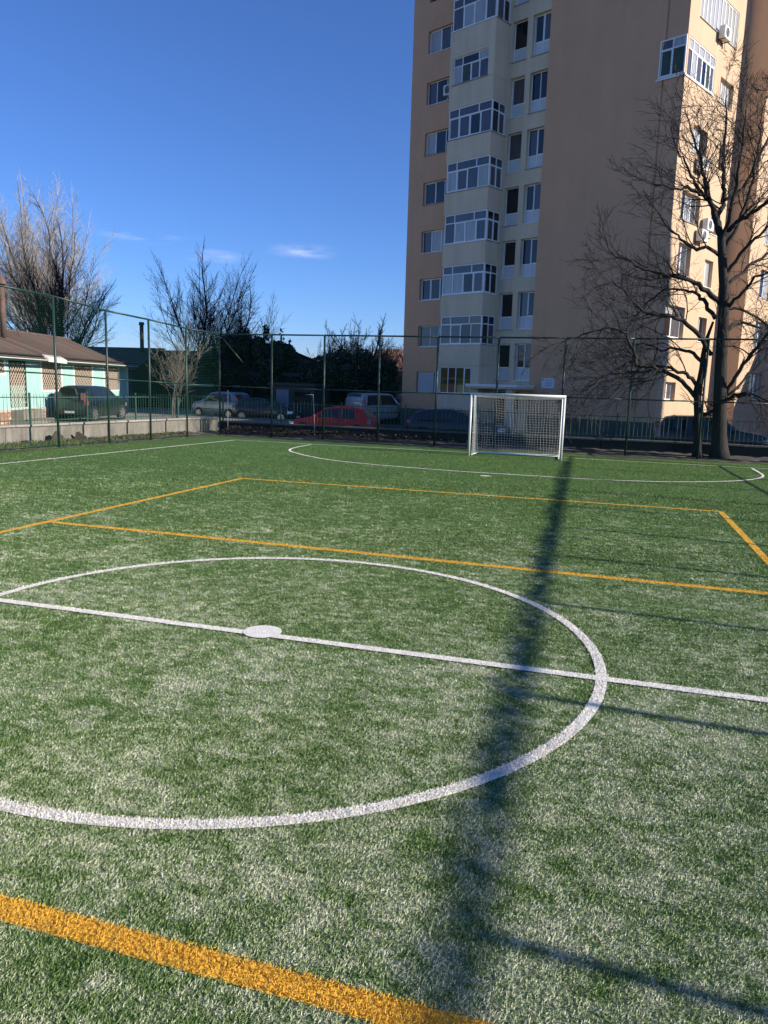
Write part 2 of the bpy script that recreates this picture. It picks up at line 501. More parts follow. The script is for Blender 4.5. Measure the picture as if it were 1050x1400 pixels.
arc = catmull([(-7.43, 19.85), (-7.40, 18.2), (-7.08, 17.1), (-6.35, 16.2), (-5.7, 15.6), (-4.92, 15.03), (-4.0, 14.65), (-3.17, 14.43), (-1.5, 14.16), (0, 14.07),
               (2.47, 14.12), (3.8, 14.35), (5.0, 14.85), (6.18, 15.7), (6.95, 16.7), (7.31, 17.82), (7.36, 19.85)], 8)
strip('penalty_area_line', arc, 0.075, 0.008, M['line_white'], 1)
strip('goal_line', lin((-10.55, 20.0), (10.4, 20.0)), 0.05, 0.012, M['line_white'], 1)
strip('side_line', lin((-13.3, -6.5), (-10.58, 20.0)), 0.08, 0.008, M['line_white'], 1)
strip('court_end_line', lin((-5.20, 9.88), (5.16, 9.88)), 0.095, 0.004, M['line_orange'], 2)
strip('court_cross_line', lin((-5.25, 3.66), (6.6, 3.40)), 0.12, 0.004, M['line_orange'], 2)
strip('court_cross_line', lin((-5.3, -3.635), (6.6, -3.645)), 0.128, 0.004, M['line_orange'], 2)
strip('court_side_line', lin((-5.65, -7.0), (-5.16, 9.88)), 0.11, 0.0055, M['line_orange'], 2)
strip('court_side_line', lin((5.22, -7.0), (5.16, 9.88)), 0.11, 0.0055, M['line_orange'], 2)

# ------------------------------------------------------------------ turf pile: loose fibres in the nearer half
def line_mask(X, Y):
    c = np.zeros(len(X), int)
    for P, hw, colour in LINES:
        if len(P) > 100:
            sel = np.nonzero(np.abs(np.hypot(X, Y) - 3.0) < hw)[0] if abs(np.hypot(*P[0]) - 3) < .01 else None
            if sel is not None:
                c[sel] = colour; continue
        idx = np.nonzero((X > P[:, 0].min() - .2) & (X < P[:, 0].max() + .2) & (Y > P[:, 1].min() - .2) & (Y < P[:, 1].max() + .2))[0]
        x, y = X[idx], Y[idx]
        hit = np.zeros(len(idx), bool)
        for i in range(len(P) - 1):
            p, d = P[i], P[i + 1] - P[i]
            t = np.clip(((x - p[0]) * d[0] + (y - p[1]) * d[1]) / (d @ d), 0, 1)
            hit |= np.hypot(x - p[0] - t * d[0], y - p[1] - t * d[1]) < hw
        c[idx[hit]] = colour
    c[np.hypot(X - 0.02, Y - 0.06) < 0.175] = 1
    return c
def fibres():
    rng = np.random.default_rng(7)
    cx, cy = 2.886, -5.994
    pts = []
    for (r0, r1, dens) in [(1.7, 5.0, 27000), (5.0, 8.0, 11000), (8.0, 12.0, 5200), (12.0, 18.0, 1700), (18.0, 27.0, 560)]:
        a0, a1 = R(-16 - 36), R(-16 + 36)
        area = (a1 - a0) * (r1 ** 2 - r0 ** 2) / 2
        n = int(area * dens)
        r = np.sqrt(rng.uniform(r0 ** 2, r1 ** 2, n)); a = rng.uniform(a0, a1, n)
        pts.append(np.stack([cx + r * np.sin(a), cy + r * np.cos(a), r], 1))
    P = np.concatenate(pts)
    P = P[(P[:, 0] > -13.3) & (P[:, 0] < 10.8) & (P[:, 1] < 21.7)]
    P = P[P[:, 0] > fence_left_x(P[:, 1]) + .05]
    n = len(P)
    X, Y, D = P.T
    colour = line_mask(X + rng.normal(0, 0.005, n), Y + rng.normal(0, 0.005, n))
    colour = np.where(rng.random(n) < 0.05, 0, colour)
    wid = np.clip(0.00075 * D, 0.0028, 0.014) * rng.uniform(0.6, 1.3, n)
    lng = rng.uniform(0.008, 0.019, n) * np.clip(D / 7, 1.0, 1.9)
    lng = np.where(colour > 0, np.minimum(lng, 0.016), lng)
    az = rng.uniform(0, 2 * math.pi, n)
    el = np.radians(rng.uniform(3, 45, n))
    base = np.stack([X, Y, np.where(colour > 0, 0.008, 0.001)], 1)
    side = np.stack([-np.sin(az), np.cos(az), rng.uniform(-.5, .5, n)], 1) * wid[:, None] / 2
    tip = base + np.stack([np.cos(az) * np.cos(el), np.sin(az) * np.cos(el), np.sin(el)], 1) * lng[:, None]
    up = np.zeros((n, 3)); up[:, 2] = 0.004
    V = np.stack([base - side, base + side + up, tip + up], 1)
    for name, k, material in [('turf_pile', 0, M['fibre']), ('white_pile', 1, M['line_white']), ('orange_pile', 2, M['line_orange'])]:
        vv = V[colour == k].reshape(-1, 3)
        nf = len(vv) // 3
        me = bpy.data.meshes.new(name)
        me.vertices.add(len(vv)); me.vertices.foreach_set('co', vv.ravel().astype(np.float32))
        me.loops.add(nf * 3); me.loops.foreach_set('vertex_index', np.arange(nf * 3, dtype=np.int32))
        me.polygons.add(nf)
        me.polygons.foreach_set('loop_start', np.arange(0, nf * 3, 3, dtype=np.int32))
        me.polygons.foreach_set('loop_total', np.full(nf, 3, np.int32))
        me.materials.append(material)
        me.update(calc_edges=True)
        o = place(name, me)
        tag(o, {0: 'loose green and sandy synthetic turf fibres of the playing surface', 1: 'white painted turf fibres standing on the white lines', 2: 'orange painted turf fibres standing on the orange lines'}[k], 'turf', kind='stuff')
fibres()

# ------------------------------------------------------------------ retaining walls with coping and railing
def build_wall(p0, p1, ztop, zbot, n, label, thick=0.22, seed=1, cm='concrete', km='coping'):
    p0, p1 = Vector((*p0, 0)), Vector((*p1, 0))
    d = p1 - p0; L = d.length
    root = empty('retaining_wall', p0, math.atan2(d.y, d.x), label, 'wall')
    rng = random.Random(seed)
    step = L / n
    for i in range(n):
        q = MB()
        h = rng.uniform(-0.006, 0.006)
        q.box(i * step + 0.012, (i + 1) * step - 0.012, -thick / 2 + h, thick / 2 + h, zbot, ztop - 0.075)
        bevel(q.build('concrete_panel', M[cm], root), 0.012)
    q = MB(); q.box(0.05, L - 0.05, -thick / 2 + 0.03, thick / 2 - 0.03, zbot, ztop - 0.08)
    q.build('core', M[cm], root)
    for i in range(n):
        q = MB()
        h = rng.uniform(-0.008, 0.008)
        off = 0.35
        a, c = max(0, i * step + off + 0.006), min(L, (i + 1) * step + off - 0.006)
        if i == 0: a = 0
        q.box(a, c, -thick / 2 - 0.05, thick / 2 + 0.05, ztop - 0.075 + h, ztop + h)
        bevel(q.build('coping_slab', M[km], root), 0.015)
    return root
def build_railing(p0, p1, z, h, spacing, label, post_every=16):
    p0, p1 = Vector((*p0, z)), Vector((*p1, z))
    d = p1 - p0; L = d.length
    root = empty('railing', p0, math.atan2(d.y, d.x), label, 'railing')
    q = MB(); q.tube([(0, 0, 0.0), (0, 0, h)], 0.008, 4)
    bar = q.mesh('baluster', M['rail_green'])
    q = MB(); q.box(-0.025, 0.025, -0.025, 0.025, 0, h + 0.04)
    post = q.mesh('post', M['rail_green'])
    n = int(L / spacing)
    rng = random.Random(3)
    for i in range(n):
        if i % post_every == 0:
            o = place('post', post, root)
        else:
            o = place('baluster', bar, root)
            o.rotation_euler = (rng.uniform(-0.02, 0.02), rng.uniform(-0.025, 0.025), 0)
        o.location = (i * spacing + 0.06, 0, 0)
    for zz in (0.10, h - 0.12):
        q = MB(); q.box(0, L, -0.012, 0.012, zz, zz + 0.03); q.build('rail', M['rail_green'], root)
    return root
WL0, WL1 = (wall_left_x(5.0), 5.0), (wall_left_x(23.2), 23.2)
build_wall(WL0, WL1, 0.68, -0.4, 9, 'sunlit grey concrete wall of panels along the left side, under the green railing', seed=2)
build_railing((WL0[0] - 0.02, WL0[1]), (WL1[0] - 0.02, WL1[1]), 0.68, 0.95, 0.135, 'green picket railing on the sunlit left wall, in front of the mint house', 17)
build_wall((-13.05, 23.45), (14.0, 23.45), 0.52, -0.6, 12, 'long concrete wall behind the goal, coloured dark for its shade', seed=5, cm='concrete_shaded', km='coping_shaded')
build_railing((-13.0, 23.45), (14.0, 23.45), 0.52, 0.92, 0.15, 'dark picket railing on the shaded wall behind the goal, in front of the street', 18)

# ------------------------------------------------------------------ ball-stop fences
def fence(name, P, H, mid, label, net=True, braces=(), midH=None, tube=0.032, post_out=0.0, spacing=0.06, wire=0.0011):
    """P: post positions in plan, H: height at each post"""
    root = empty(name, (P[0][0], P[0][1], 0), 0, label, 'fence')
    ox, oy = P[0]
    pts = [(x - ox, y - oy) for x, y in P]
    for (x, y), h in zip(pts, H):
        q = MB(); q.tube([(x, y, -0.15), (x, y, h)], tube * 1.2, 10)
        q.build('post', M['fence_green'], root, True)
        q = MB(); q.tube([(x, y, -0.03), (x, y, 0.02)], tube * 2.2, 10); q.build('foot_plate', M['fence_green'], root)
    for i in range(len(pts) - 1):
        a, c = pts[i], pts[i + 1]
        q = MB(); q.tube([(a[0], a[1], H[i]), (c[0], c[1], H[i + 1])], tube * 0.95, 8)
        q.build('top_rail', M['fence_green'], root, True)
        q = MB(); q.tube([(a[0], a[1], H[i] * mid), (c[0], c[1], H[i + 1] * mid)], tube * 0.7, 8)
        q.build('middle_rail', M['fence_green'], root, True)
        q = MB(); q.tube([(a[0], a[1], 0.09), (c[0], c[1], 0.09)], tube * 0.5, 6)
        q.build('bottom_wire', M['fence_green'], root, True)
    for (i, s) in braces:
        x, y = pts[i]; j = i + s
        dx, dy = pts[j][0] - x, pts[j][1] - y
        q = MB(); q.tube([(x + dx * .02, y + dy * .02, H[i] - 0.05), (x + dx * 0.45, y + dy * 0.45, H[i] - 1.1)], tube * 0.8, 8)
        q.build('brace', M['fence_green'], root, True)
    if net:
        q = MB()
        rng = random.Random(11)
        for i in range(len(pts) - 1):
            a, c = Vector((*pts[i], 0)), Vector((*pts[i + 1], 0))
            L = (c - a).length; n = int(L / spacing)
            d = (c - a).normalized(); nn = Vector((-d.y, d.x, 0)) * 0.03
            for k in range(n + 1):
                u = a + (c - a) * (k / n) + nn
                h = H[i] + (H[i + 1] - H[i]) * k / n
                q.tube([(u.x, u.y, 0.02), (u.x, u.y, h)], wire, 3, cap=False)
            hm = max(H[i], H[i + 1]); nz = int(hm / spacing)
            for k in range(1, nz):
                z = k * spacing
                q.tube([(a.x + nn.x * 1.2, a.y + nn.y * 1.2, min(z, H[i])), ((a.x + c.x) / 2 + nn.x * 1.2, (a.y + c.y) / 2 + nn.y * 1.2, min(z, hm) - 0.012), (c.x + nn.x * 1.2, c.y + nn.y * 1.2, min(z, H[i + 1]))], wire, 3, cap=False)
        q.build('net', M['net_green'], root, kind='stuff')
    return root
d_ = Vector((-1.15, -7.8, 0)).normalized()
LP = [(-12.3 + d_.x * s, 22 + d_.y * s) for s in (0.0, 2.06, 4.08, 6.1, 8.22, 10.4, 12.6, 14.8)]
LH = [4.05, 4.12, 4.27, 4.38, 4.6, 4.7, 4.8, 4.9]
fence('ball_fence', LP, LH, 0.495, 'tall green tube fence with thin net along the left side of the pitch')
FX = [-12.3, -10.0, -7.78, -5.55, -3.30, -1.05, 1.30, 3.60, 5.98, 8.3, 10.6]
fence('ball_fence', [(x, 22.0) for x in FX], [4.05 + 0.004 * max(0, x) for x in FX], 0.49, 'tall dark tube fence with thin net behind the goal', braces=[(0, 1)])
def xr(y): return 11.37 - 0.030 * y
RY = [20.1, 16.4, 13.6, 11.0, 8.6, 6.15, 3.88, 1.43, -1.14, -3.76, -6.3, -8.8]
rf = fence('ball_fence', [(xr(y), y) for y in RY], [4.1] * len(RY), 0.485, 'tall green tube fence on the right whose shadow crosses the turf', net=False, tube=0.033)
q = MB()
rng = random.Random(8)
ys = np.arange(18.2, -8.0, -0.22)
q.tube([(xr(y) + rng.uniform(-.015, .015), y, 4.17 + rng.uniform(-.03, .03)) for y in ys], [rng.uniform(0.014, 0.030) for y in ys], 8)
for k in range(2):
    q.tube([(xr(y) + rng.uniform(-.03, .03), y, 4.17 + rng.uniform(-.075, .05)) for y in ys], [rng.uniform(0.006, 0.016) for y in ys], 5)
o = q.build('rolled_net', M['tarp'], None, True)
tag(o, 'dark rolled up net lying along the top of the right fence', 'rolled net')

# ------------------------------------------------------------------ goal
def goal():
    g = empty('football_goal', (0.058, 18.96, 0), 0, 'white framed small football goal with white string net at the far end', 'goal')
    t = 0.040
    for sx in (-1.5, 1.5):
        q = MB(); q.tube([(sx, 0, 0), (sx, 0, 2.0)], t, 16)
        q.build('post', M['goal_white'], g, True)
    q = MB(); q.tube([(-1.5 - t, 0, 2.04), (1.5 + t, 0, 2.04)], t, 16)
    q.build('crossbar', M['goal_white'], g, True)
    D0, D1 = 0.45, 1.0
    for sx in (-1.42, 1.42):
        q = MB(); q.tube([(sx, 0.04, 1.98), (sx, D0, 1.95), (sx * 0.97, D1 - 0.02, 0.06)], 0.013, 8)
        q.build('back_stay', M['goal_white'], g, True)
        q = MB(); q.tube([(sx, 0.04, 0.035), (sx * .97, D1, 0.035)], 0.02, 8)
        q.build('side_ground_bar', M['goal_white'], g, True)
    q = MB(); q.tube([(-1.42, D1, 0.05), (1.42, D1, 0.05)], 0.045, 8); q.build('rear_ground_bar', M['goal_white'], g, True)
    q = MB()
    r = 0.0027
    rng = random.Random(2)
    nx, nb = 30, 22
    def back(u, v):    # u across, v 0 top .. 1 bottom
        x = -1.42 + 2.84 * u
        sag = math.sin(math.pi * u) * 0.10 * math.sin(math.pi * v)
        y = D0 + (D1 - D0) * v + sag * 1.2
        z = 1.95 - 1.88 * v - math.sin(math.pi * u) * 0.05 * (1 - v)
        w = 0.015 * math.sin(u * 23 + v * 9)
        return (x + w, y, z + 0.012 * math.sin(u * 31 + 3 * v))
    def top(u, v):
        x = -1.42 + 2.84 * u
        return (x, 0.05 + (D0 - 0.05) * v, 2.0 - 0.05 * v - math.sin(math.pi * u) * 0.05 * v)
    for i in range(nx + 1):
        u = i / nx
        q.tube([top(u, 0), top(u, 1)] + [back(u, k / 8) for k in range(1, 9)], r, 3, cap=False)
    for k in range(nb + 1):
        q.tube([back(i / 12, k / nb) for i in range(13)], r, 3, cap=False)
    for k in range(1, 5):
        q.tube([top(i / 8, k / 5) for i in range(9)], r, 3, cap=False)
    for sx in (0, 1):
        sgn = -1.42 if sx == 0 else 1.42
        for k in range(nb + 1):
            bk = back(sx, k / nb)
            q.tube([(sgn, 0.05, 2.0 - 1.95 * k / nb), bk], r, 3, cap=False)
        for k in range(1, 10):
            f = k / 10
            q.tube([(sgn, 0.05 + (D0 - 0.05) * f + (D1 - D0) * f * v, 1.98 - 1.92 * v) for v in (0, .25, .5, .75, 1)], r, 3, cap=False)
    q.build('net', M['net_white'], g, kind='stuff')
goal()
# ------------------------------------------------------------------ apartment tower
BLD_ROT = R(-27.5)
tower = empty('apartment_tower', (-8.82, 41.0, 0), BLD_ROT, 'tall brown and beige apartment block with glazed balconies and a sunlit orange side', 'apartment block')
H_T = 31.0
def wall_mesh(q, F, u0, u1, v0, v1, openings, depth, mi=0):
    us = sorted(set([u0, u1] + [x for o in openings for x in (o[0], o[1]) if u0 < x < u1]))
    vs = sorted(set([v0, v1] + [x for o in openings for x in (o[2], o[3]) if v0 < x < v1]))
    for i in range(len(us) - 1):
        for j in range(len(vs) - 1):
            cu, cv = (us[i] + us[i + 1]) / 2, (vs[j] + vs[j + 1]) / 2
            if any(o[0] < cu < o[1] and o[2] < cv < o[3] for o in openings): continue
            q.add([F(us[i], vs[j], 0), F(us[i + 1], vs[j], 0), F(us[i + 1], vs[j + 1], 0), F(us[i], vs[j + 1], 0)], [(0, 1, 2, 3)], mi)
    for (a, c, e, f) in openings:
        for (p, r) in [((a, e), (c, e)), ((c, e), (c, f)), ((c, f), (a, f)), ((a, f), (a, e))]:
            q.add([F(p[0], p[1], 0), F(r[0], r[1], 0), F(r[0], r[1], depth), F(p[0], p[1], depth)], [(0, 1, 2, 3)], mi)
def fbox(q, F, u0, u1, v0, v1, d0, d1, mi=0):
    vs = [F(u, v, d) for d in (d0, d1) for v in (v0, v1) for u in (u0, u1)]
    q.add(vs, [(0, 1, 3, 2), (4, 6, 7, 5), (0, 4, 5, 1), (2, 3, 7, 6), (0, 2, 6, 4), (1, 5, 7, 3)], mi)
wr = random.Random(21)
def pick_pane(kind):
    if kind == 'dark': return wr.choice(['pane_dark', 'pane_dark', 'pane_grey'])
    if kind == 'mix': return wr.choice(['pane_dark', 'pane_grey', 'pane_curtain', 'pane_curtain', 'pane_grey'])
    if kind == 'light': return wr.choice(['pane_curtain', 'pane_curtain', 'pane_grey'])
    return kind
def window(parent, F, a, c, e, f, d, cols, trans=None, topcols=None, kind='mix', panel=0.0, t=0.05, name='window', kinds=None, open_col=None):
    """cols: fractions of the vertical bars; trans: height of the transom from the sill; panel: height of a solid lower panel"""
    q = MB()
    D = 0.06
    fbox(q, F, a, a + t, e, f, d, d + D); fbox(q, F, c - t, c, e, f, d, d + D)
    fbox(q, F, a + t, c - t, e, e + t, d, d + D); fbox(q, F, a + t, c - t, f - t, f, d, d + D)
    W = c - a
    lo, hi = e + t, f - t
    xs = [a + t] + [a + W * x for x in cols] + [c - t]
    cells = []
    z0 = lo
    if panel > 0:
        fbox(q, F, a + t, c - t, e + panel - t / 2, e + panel + t / 2, d + 0.003, d + D - 0.003)
        z0 = e + panel + t / 2
    z1 = hi
    if trans:
        zt = e + trans
        fbox(q, F, a + t, c - t, zt - t / 2, zt + t / 2, d + 0.003, d + D - 0.003)
        z1 = zt - t / 2
        tx = [a + t] + [a + W * x for x in (topcols or cols)] + [c - t]
        for x in tx[1:-1]: fbox(q, F, x - t / 2, x + t / 2, zt + t / 2, hi, d + 0.002, d + D - 0.002)
        for i in range(len(tx) - 1): cells.append((tx[i], tx[i + 1], zt + t / 2, hi, 1))
    for x in xs[1:-1]: fbox(q, F, x - t / 2, x + t / 2, lo if panel else z0, z1, d + 0.002, d + D - 0.002)
    # sash edges: a second thin frame inside every light
    for i in range(len(xs) - 1): cells.append((xs[i], xs[i + 1], z0, z1, 0))
    w = q.build(name, M['pvc'], parent)
    for n, (x0, x1, y0, y1, top) in enumerate(cells):
        k = pick_pane(kind) if not kinds or top else kinds[(n - (len(cells) - len(xs) + 1)) % len(kinds)]
        p = MB()
        if wr.random() < 0.5 and not top and (x1 - x0) > 0.3:
            s_ = 0.03
            for (aa, bb, cc, dd) in [(x0 + t / 2, x0 + t / 2 + s_, y0, y1), (x1 - t / 2 - s_, x1 - t / 2, y0, y1), (x0 + t / 2 + s_, x1 - t / 2 - s_, y0, y0 + s_), (x0 + t / 2 + s_, x1 - t / 2 - s_, y1 - s_, y1)]:
                fbox(p, F, aa, bb, cc, dd, d + 0.01, d + 0.035, 1)
        tl = [wr.uniform(-.006, .006) for _ in range(3)]
        p.add([F(x0, y0, d + 0.03 + tl[0]), F(x1, y0, d + 0.03 + tl[1]), F(x1, y1, d + 0.03 + tl[2]), F(x0, y1, d + 0.03 + tl[0] - tl[1] + tl[2])], [(0, 1, 2, 3)], 0)
        p.build('pane', [M[k], M['pvc']], w)
    if panel > 0:
        for i in range(len(xs) - 1):
            p = MB(); fbox(p, F, xs[i] + (t / 2 if i else 0), xs[i + 1] - (t / 2 if i < len(xs) - 2 else 0), lo, e + panel - t / 2, d + 0.022, d + 0.045)
            p.build('panel', M['pvc_panel'], w)
    # sill flashing
    p = MB(); fbox(p, F, a - 0.03, c + 0.03, e - 0.03, e - 0.001, -0.045, d + 0.01); p.build('sill', M['pvc'] if wr.random() < .6 else M['coping'], w)
    return w

front = lambda u, v, d: (u, d, v)
bayf = lambda u, v, d: (u, -1.30 + d, v)
bays = lambda u, v, d: (5.85 - d, u, v)          # right flank of the bay, u = y
right = lambda u, v, d: (15.75 - d, u, v)
blockf = lambda u, v, d: (u, -0.06 + d, v)
FL = 2.8
# --- left brown strip with its window column
ops = []
for k in range(0, 11):
    z = 1.82 + FL * k
    if z + 1.3 < H_T: ops.append((0.0, 2.1, z, z + 1.28))
q = MB()
wall_mesh(q, front, -1.2, 2.8, 0.77, H_T, ops, 0.24)
q.quad((-1.2, 0, 0.77), (-1.2, 20, 0.77), (-1.2, 20, H_T), (-1.2, 0, H_T))
q.build('brown_wall', M['plaster_shaded'], tower)
for k, o in enumerate(ops[:8]):
    if k == 0:
        sh = MB(); fbox(sh, front, 0.06, 1.35, o[2] + 0.02, o[3] - 0.05, 0.10, 0.13)
        for i in range(16):
            zz = o[2] + 0.04 + i * 0.072
            fbox(sh, front, 0.06, 1.35, zz, zz + 0.058, 0.088, 0.10)
        sh.build('roller_shutter', M['shutter'], tower)
        window(tower, front, *o, 0.17, [0.66], kinds=['pane_dark', 'pane_green'])
    else:
        window(tower, front, *o, 0.17, [[0.33, 0.70], [0.42, 0.75], [0.36, 0.72]][k % 3], kind='mix' if k % 2 else 'dark')
# --- beige part with the stair windows
ops = []
pairs = []
for k in range(0, 11):
    z = 2.70 + FL * k
    if z + 2 < H_T:
        ops.append((6.02, 6.95, z, z + 2.02)); pairs.append((7.28, 8.40, z, z + 2.02))
q = MB()
door_open = (6.15, 7.75, -0.25, 2.02)
wall_mesh(q, front, 5.7, 8.42, -0.25, H_T, ops + pairs + [door_open], 0.26)
q.build('beige_wall', M['plaster_beige'], tower)
for k in range(8):
    window(tower, front, *ops[k], 0.20, [], panel=0.68, kind='pane_dark', kinds=['pane_dark'] if k not in (4, 5) else ['pane_grey'], t=0.045)
    window(tower, front, *pairs[k], 0.20, [0.5], panel=0.68, kinds=[['pane_dark', 'pane_grey'], ['pane_grey', 'pane_dark'], ['pane_dark', 'pane_dark']][k % 3], t=0.045)
# entrance: dark glazed door with a blue lower leaf, canopy on a pier
q = MB()
fbox(q, front, 6.15, 6.22, -0.25, 2.02, 0.18, 0.24); fbox(q, front, 7.68, 7.75, -0.25, 2.02, 0.18, 0.24); fbox(q, front, 6.22, 7.68, 1.95, 2.02, 0.18, 0.24)
fbox(q, front, 6.90, 6.97, -0.25, 1.95, 0.183, 0.237)
dr = q.build('entrance_door', M['door_blue'], tower)
q = MB(); fbox(q, front, 6.97, 7.68, -0.2, 1.05, 0.19, 0.225); q.build('door_panel', M['door_blue'], dr)
q = MB(); fbox(q, front, 6.22, 6.90, -0.2, 1.95, 0.20, 0.22); fbox(q, front, 6.97, 7.68, 1.05, 1.95, 0.20, 0.22); q.build('pane', M['pane_dark'], dr)
q = MB(); q.box(5.3, 8.75, -1.75, -0.002, 2.18, 2.40)
bevel(q.build('entrance_canopy', M['plaster_beige'], tower), 0.02)
q = MB(); q.box(5.28, 8.77, -1.78, -1.74, 2.30, 2.43); q.box(8.70, 8.77, -1.74, -0.01, 2.30, 2.43)
q.build('canopy_edge', M['pvc'], tower)
q = MB(); q.box(7.95, 8.35, -1.6, -1.3, -0.25, 2.18); q.build('pier', M['plaster_beige'], tower)
# --- brown wall on the right and the corner block
q = MB()
q.box(8.42, 14.70, -0.10, 0.30, 0.77, H_T)
q.build('brown_wall', M['plaster_shaded'], tower)
q = MB(); q.box(14.70, 14.78, -0.03, 0.3, 0.77, H_T); q.build('joint', M['plaster_shaded'], tower)
corner_open = (15.05, 15.75, 16.70, 18.32)
q = MB()
wall_mesh(q, blockf, 14.78, 15.75, 0.77, H_T, [(14.78, 15.75, 16.68, 18.34)], 0.2)
q.build('brown_wall', M['plaster_shaded'], tower)
# --- sunlit side with its odd windows
rops = [(1.04, 5.66, 19.42, 21.1), (0.0, 3.28, 16.68, 18.34), (4.08, 5.85, 16.58, 17.75), (1.42, 3.18, 13.65, 14.9), (4.8, 5.5, 13.62, 14.78),
        (0.84, 3.02, 10.5, 11.84), (0.98, 2.48, 7.98, 9.45), (4.3, 5.4, 7.75, 9.1), (0.12, 2.40, 4.95, 6.48), (4.2, 5.3, 4.95, 6.2), (0.86, 2.10, 1.87, 2.78),
        (1.04, 5.66, 22.2, 23.9), (1.2, 3.2, 25.0, 26.4), (4.3, 5.6, 25.0, 26.3), (4.5, 5.4, 10.4, 11.7)]
q = MB()
wall_mesh(q, right, -0.06, 7.0, -0.25, H_T, rops, 0.24)
q.quad((15.75, 7.0, -0.25), (17.0, 7.0, -0.25), (17.0, 7.0, H_T), (15.75, 7.0, H_T))
rops2 = [(9.0, 11.0, 2.0 + FL * k, 3.5 + FL * k) for k in range(9)] + [(13.0, 15.0, 2.0 + FL * k, 3.5 + FL * k) for k in range(9)]
wall_mesh(q, lambda u, v, d: (17.0 - d, u, v), 7.0, 20.0, -0.25, H_T, rops2, 0.24)
q.build('orange_wall', M['plaster_orange'], tower)
r2 = lambda u, v, d: (17.0 - d, u, v)
for o in rops2[:9:1]: window(tower, r2, *o, 0.16, [0.5], kind='mix')
for i, o in enumerate(rops):
    if i == 0: window(tower, right, *o, 0.03, [x / 11 for x in range(1, 11)], kind='pane_curtain', t=0.05)
    elif i == 11: window(tower, right, *o, 0.1, [.25, .5, .75], kind='mix')
    elif i == 1: window(tower, right, o[0] + 0.06, *o[1:], 0.02, [0.18, 0.36, 0.54, 0.70, 0.85], trans=1.18, topcols=[.2, .4, .6, .8], kinds=['pane_grey', 'pane_curtain', 'pane_grey', 'pane_dark', 'pane_green', 'pane_grey'], t=0.06)
    elif i in (6, 10): window(tower, right, *o, 0.20, [0.5], kind='pane_grey')
    elif i == 8: window(tower, right, *o, 0.18, [0.5], trans=1.05, topcols=[0.5], kinds=['pane_dark', 'pane_grey'])
    else: window(tower, right, *o, 0.18, [0.34, 0.67] if o[1] - o[0] > 1.6 else [0.5], kind='mix')
# glazed corner balcony, front side
window(tower, blockf, 14.50, 15.75, 16.70, 18.32, -0.075, [0.5], trans=1.18, topcols=[0.5], kinds=['pane_green', 'pane_green'], t=0.06, name='balcony_glazing')
q = MB(); q.box(14.40, 15.80, -0.14, -0.08, 16.60, 16.68); q.box(15.75, 15.80, -0.08, 3.3, 16.60, 16.68)
q.build('balcony_edge', M['pvc'], tower)
# --- protruding bay with glazed balconies
xa, xb, yb = 2.80, 5.85, -1.30
def spandrel(z0, z1, nm='spandrel'):
    q = MB()
    q.box(xa, xb, yb, 0.0, z0, z1)
    return bevel(q.build(nm, M['plaster_beige'], tower), 0.015)
solid = 6
z = 0.55
spandrel(-0.25, 0.55, 'bay_base')
for j in range(0, 11):
    sb, st = 3.45 + FL * j, 4.65 + FL * j      # parapet between floors
    if st > H_T: break
    spandrel(sb, st)
    g0, g1 = st, sb + FL                        # glazing above it
    if g1 > H_T: break
    jj = j + 1
    if jj == solid:
        q = MB()
        wall_mesh(q, bayf, xa, xb, g0, g1, [(3.05, 5.45, g0 + 0.05, g1 - 0.18)], 0.12)
        wall_mesh(q, bays, yb, 0.0, g0, g1, [], 0.1)
        q.quad((xa, yb, g0), (xa, 0, g0), (xa, 0, g1), (xa, yb, g1))
        q.build('bay_wall', M['plaster_beige'], tower)
        window(tower, bayf, 3.05, 5.45, g0 + 0.05, g1 - 0.18, 0.06, [.25, .5, .75], trans=0.92, topcols=[0.26, 0.72], kinds=['pane_curtain', 'pane_green', 'pane_grey', 'pane_grey'], name='balcony_glazing')
    elif jj <= 8:
        gl = window(tower, bayf, xa + 0.08, xb, g0 + 0.002, g1 - 0.002, 0.03, [.25, .5, .75], trans=1.12, topcols=[0.24, 0.70], kinds=[['pane_curtain', 'pane_grey', 'pane_grey', 'pane_curtain'], ['pane_grey', 'pane_grey', 'pane_dark', 'pane_grey'], ['pane_curtain', 'pane_curtain', 'pane_dark', 'pane_grey'], ['pane_grey', 'pane_curtain', 'pane_curtain', 'pane_grey']][jj % 4], kind='pane_grey', t=0.06, name='balcony_glazing')
        window(tower, bays, yb + 0.10, -0.02, g0 + 0.002, g1 - 0.002, 0.03, [0.5], trans=1.12, topcols=[0.5], kind='dark', t=0.06, name='balcony_glazing')
        q = MB(); q.box(xa + 0.1, xb - 0.12, -0.06, -0.002, g0, g1); q.build('room_wall', M['plaster_beige'], tower)
    else:
        q = MB(); q.box(xa, xb, yb, 0, g0, g1); q.build('bay_wall', M['plaster_beige'], tower)
# ground floor of the bay
q = MB()
wall_mesh(q, bayf, xa, xb, 0.55, 3.45, [(2.95, 5.30, 1.85, 3.36)], 0.12)
wall_mesh(q, bays, yb, 0.0, 0.55, 3.45, [], 0.1)
q.quad((xa, yb, 0.55), (xa, 0, 0.55), (xa, 0, 3.45), (xa, yb, 3.45))
q.build('bay_wall', M['plaster_beige'], tower)
window(tower, bayf, 2.95, 5.30, 1.85, 3.36, 0.06, [.26, .5, .76], kinds=['pane_green', 'pane_dark', 'pane_green', 'pane_green'])
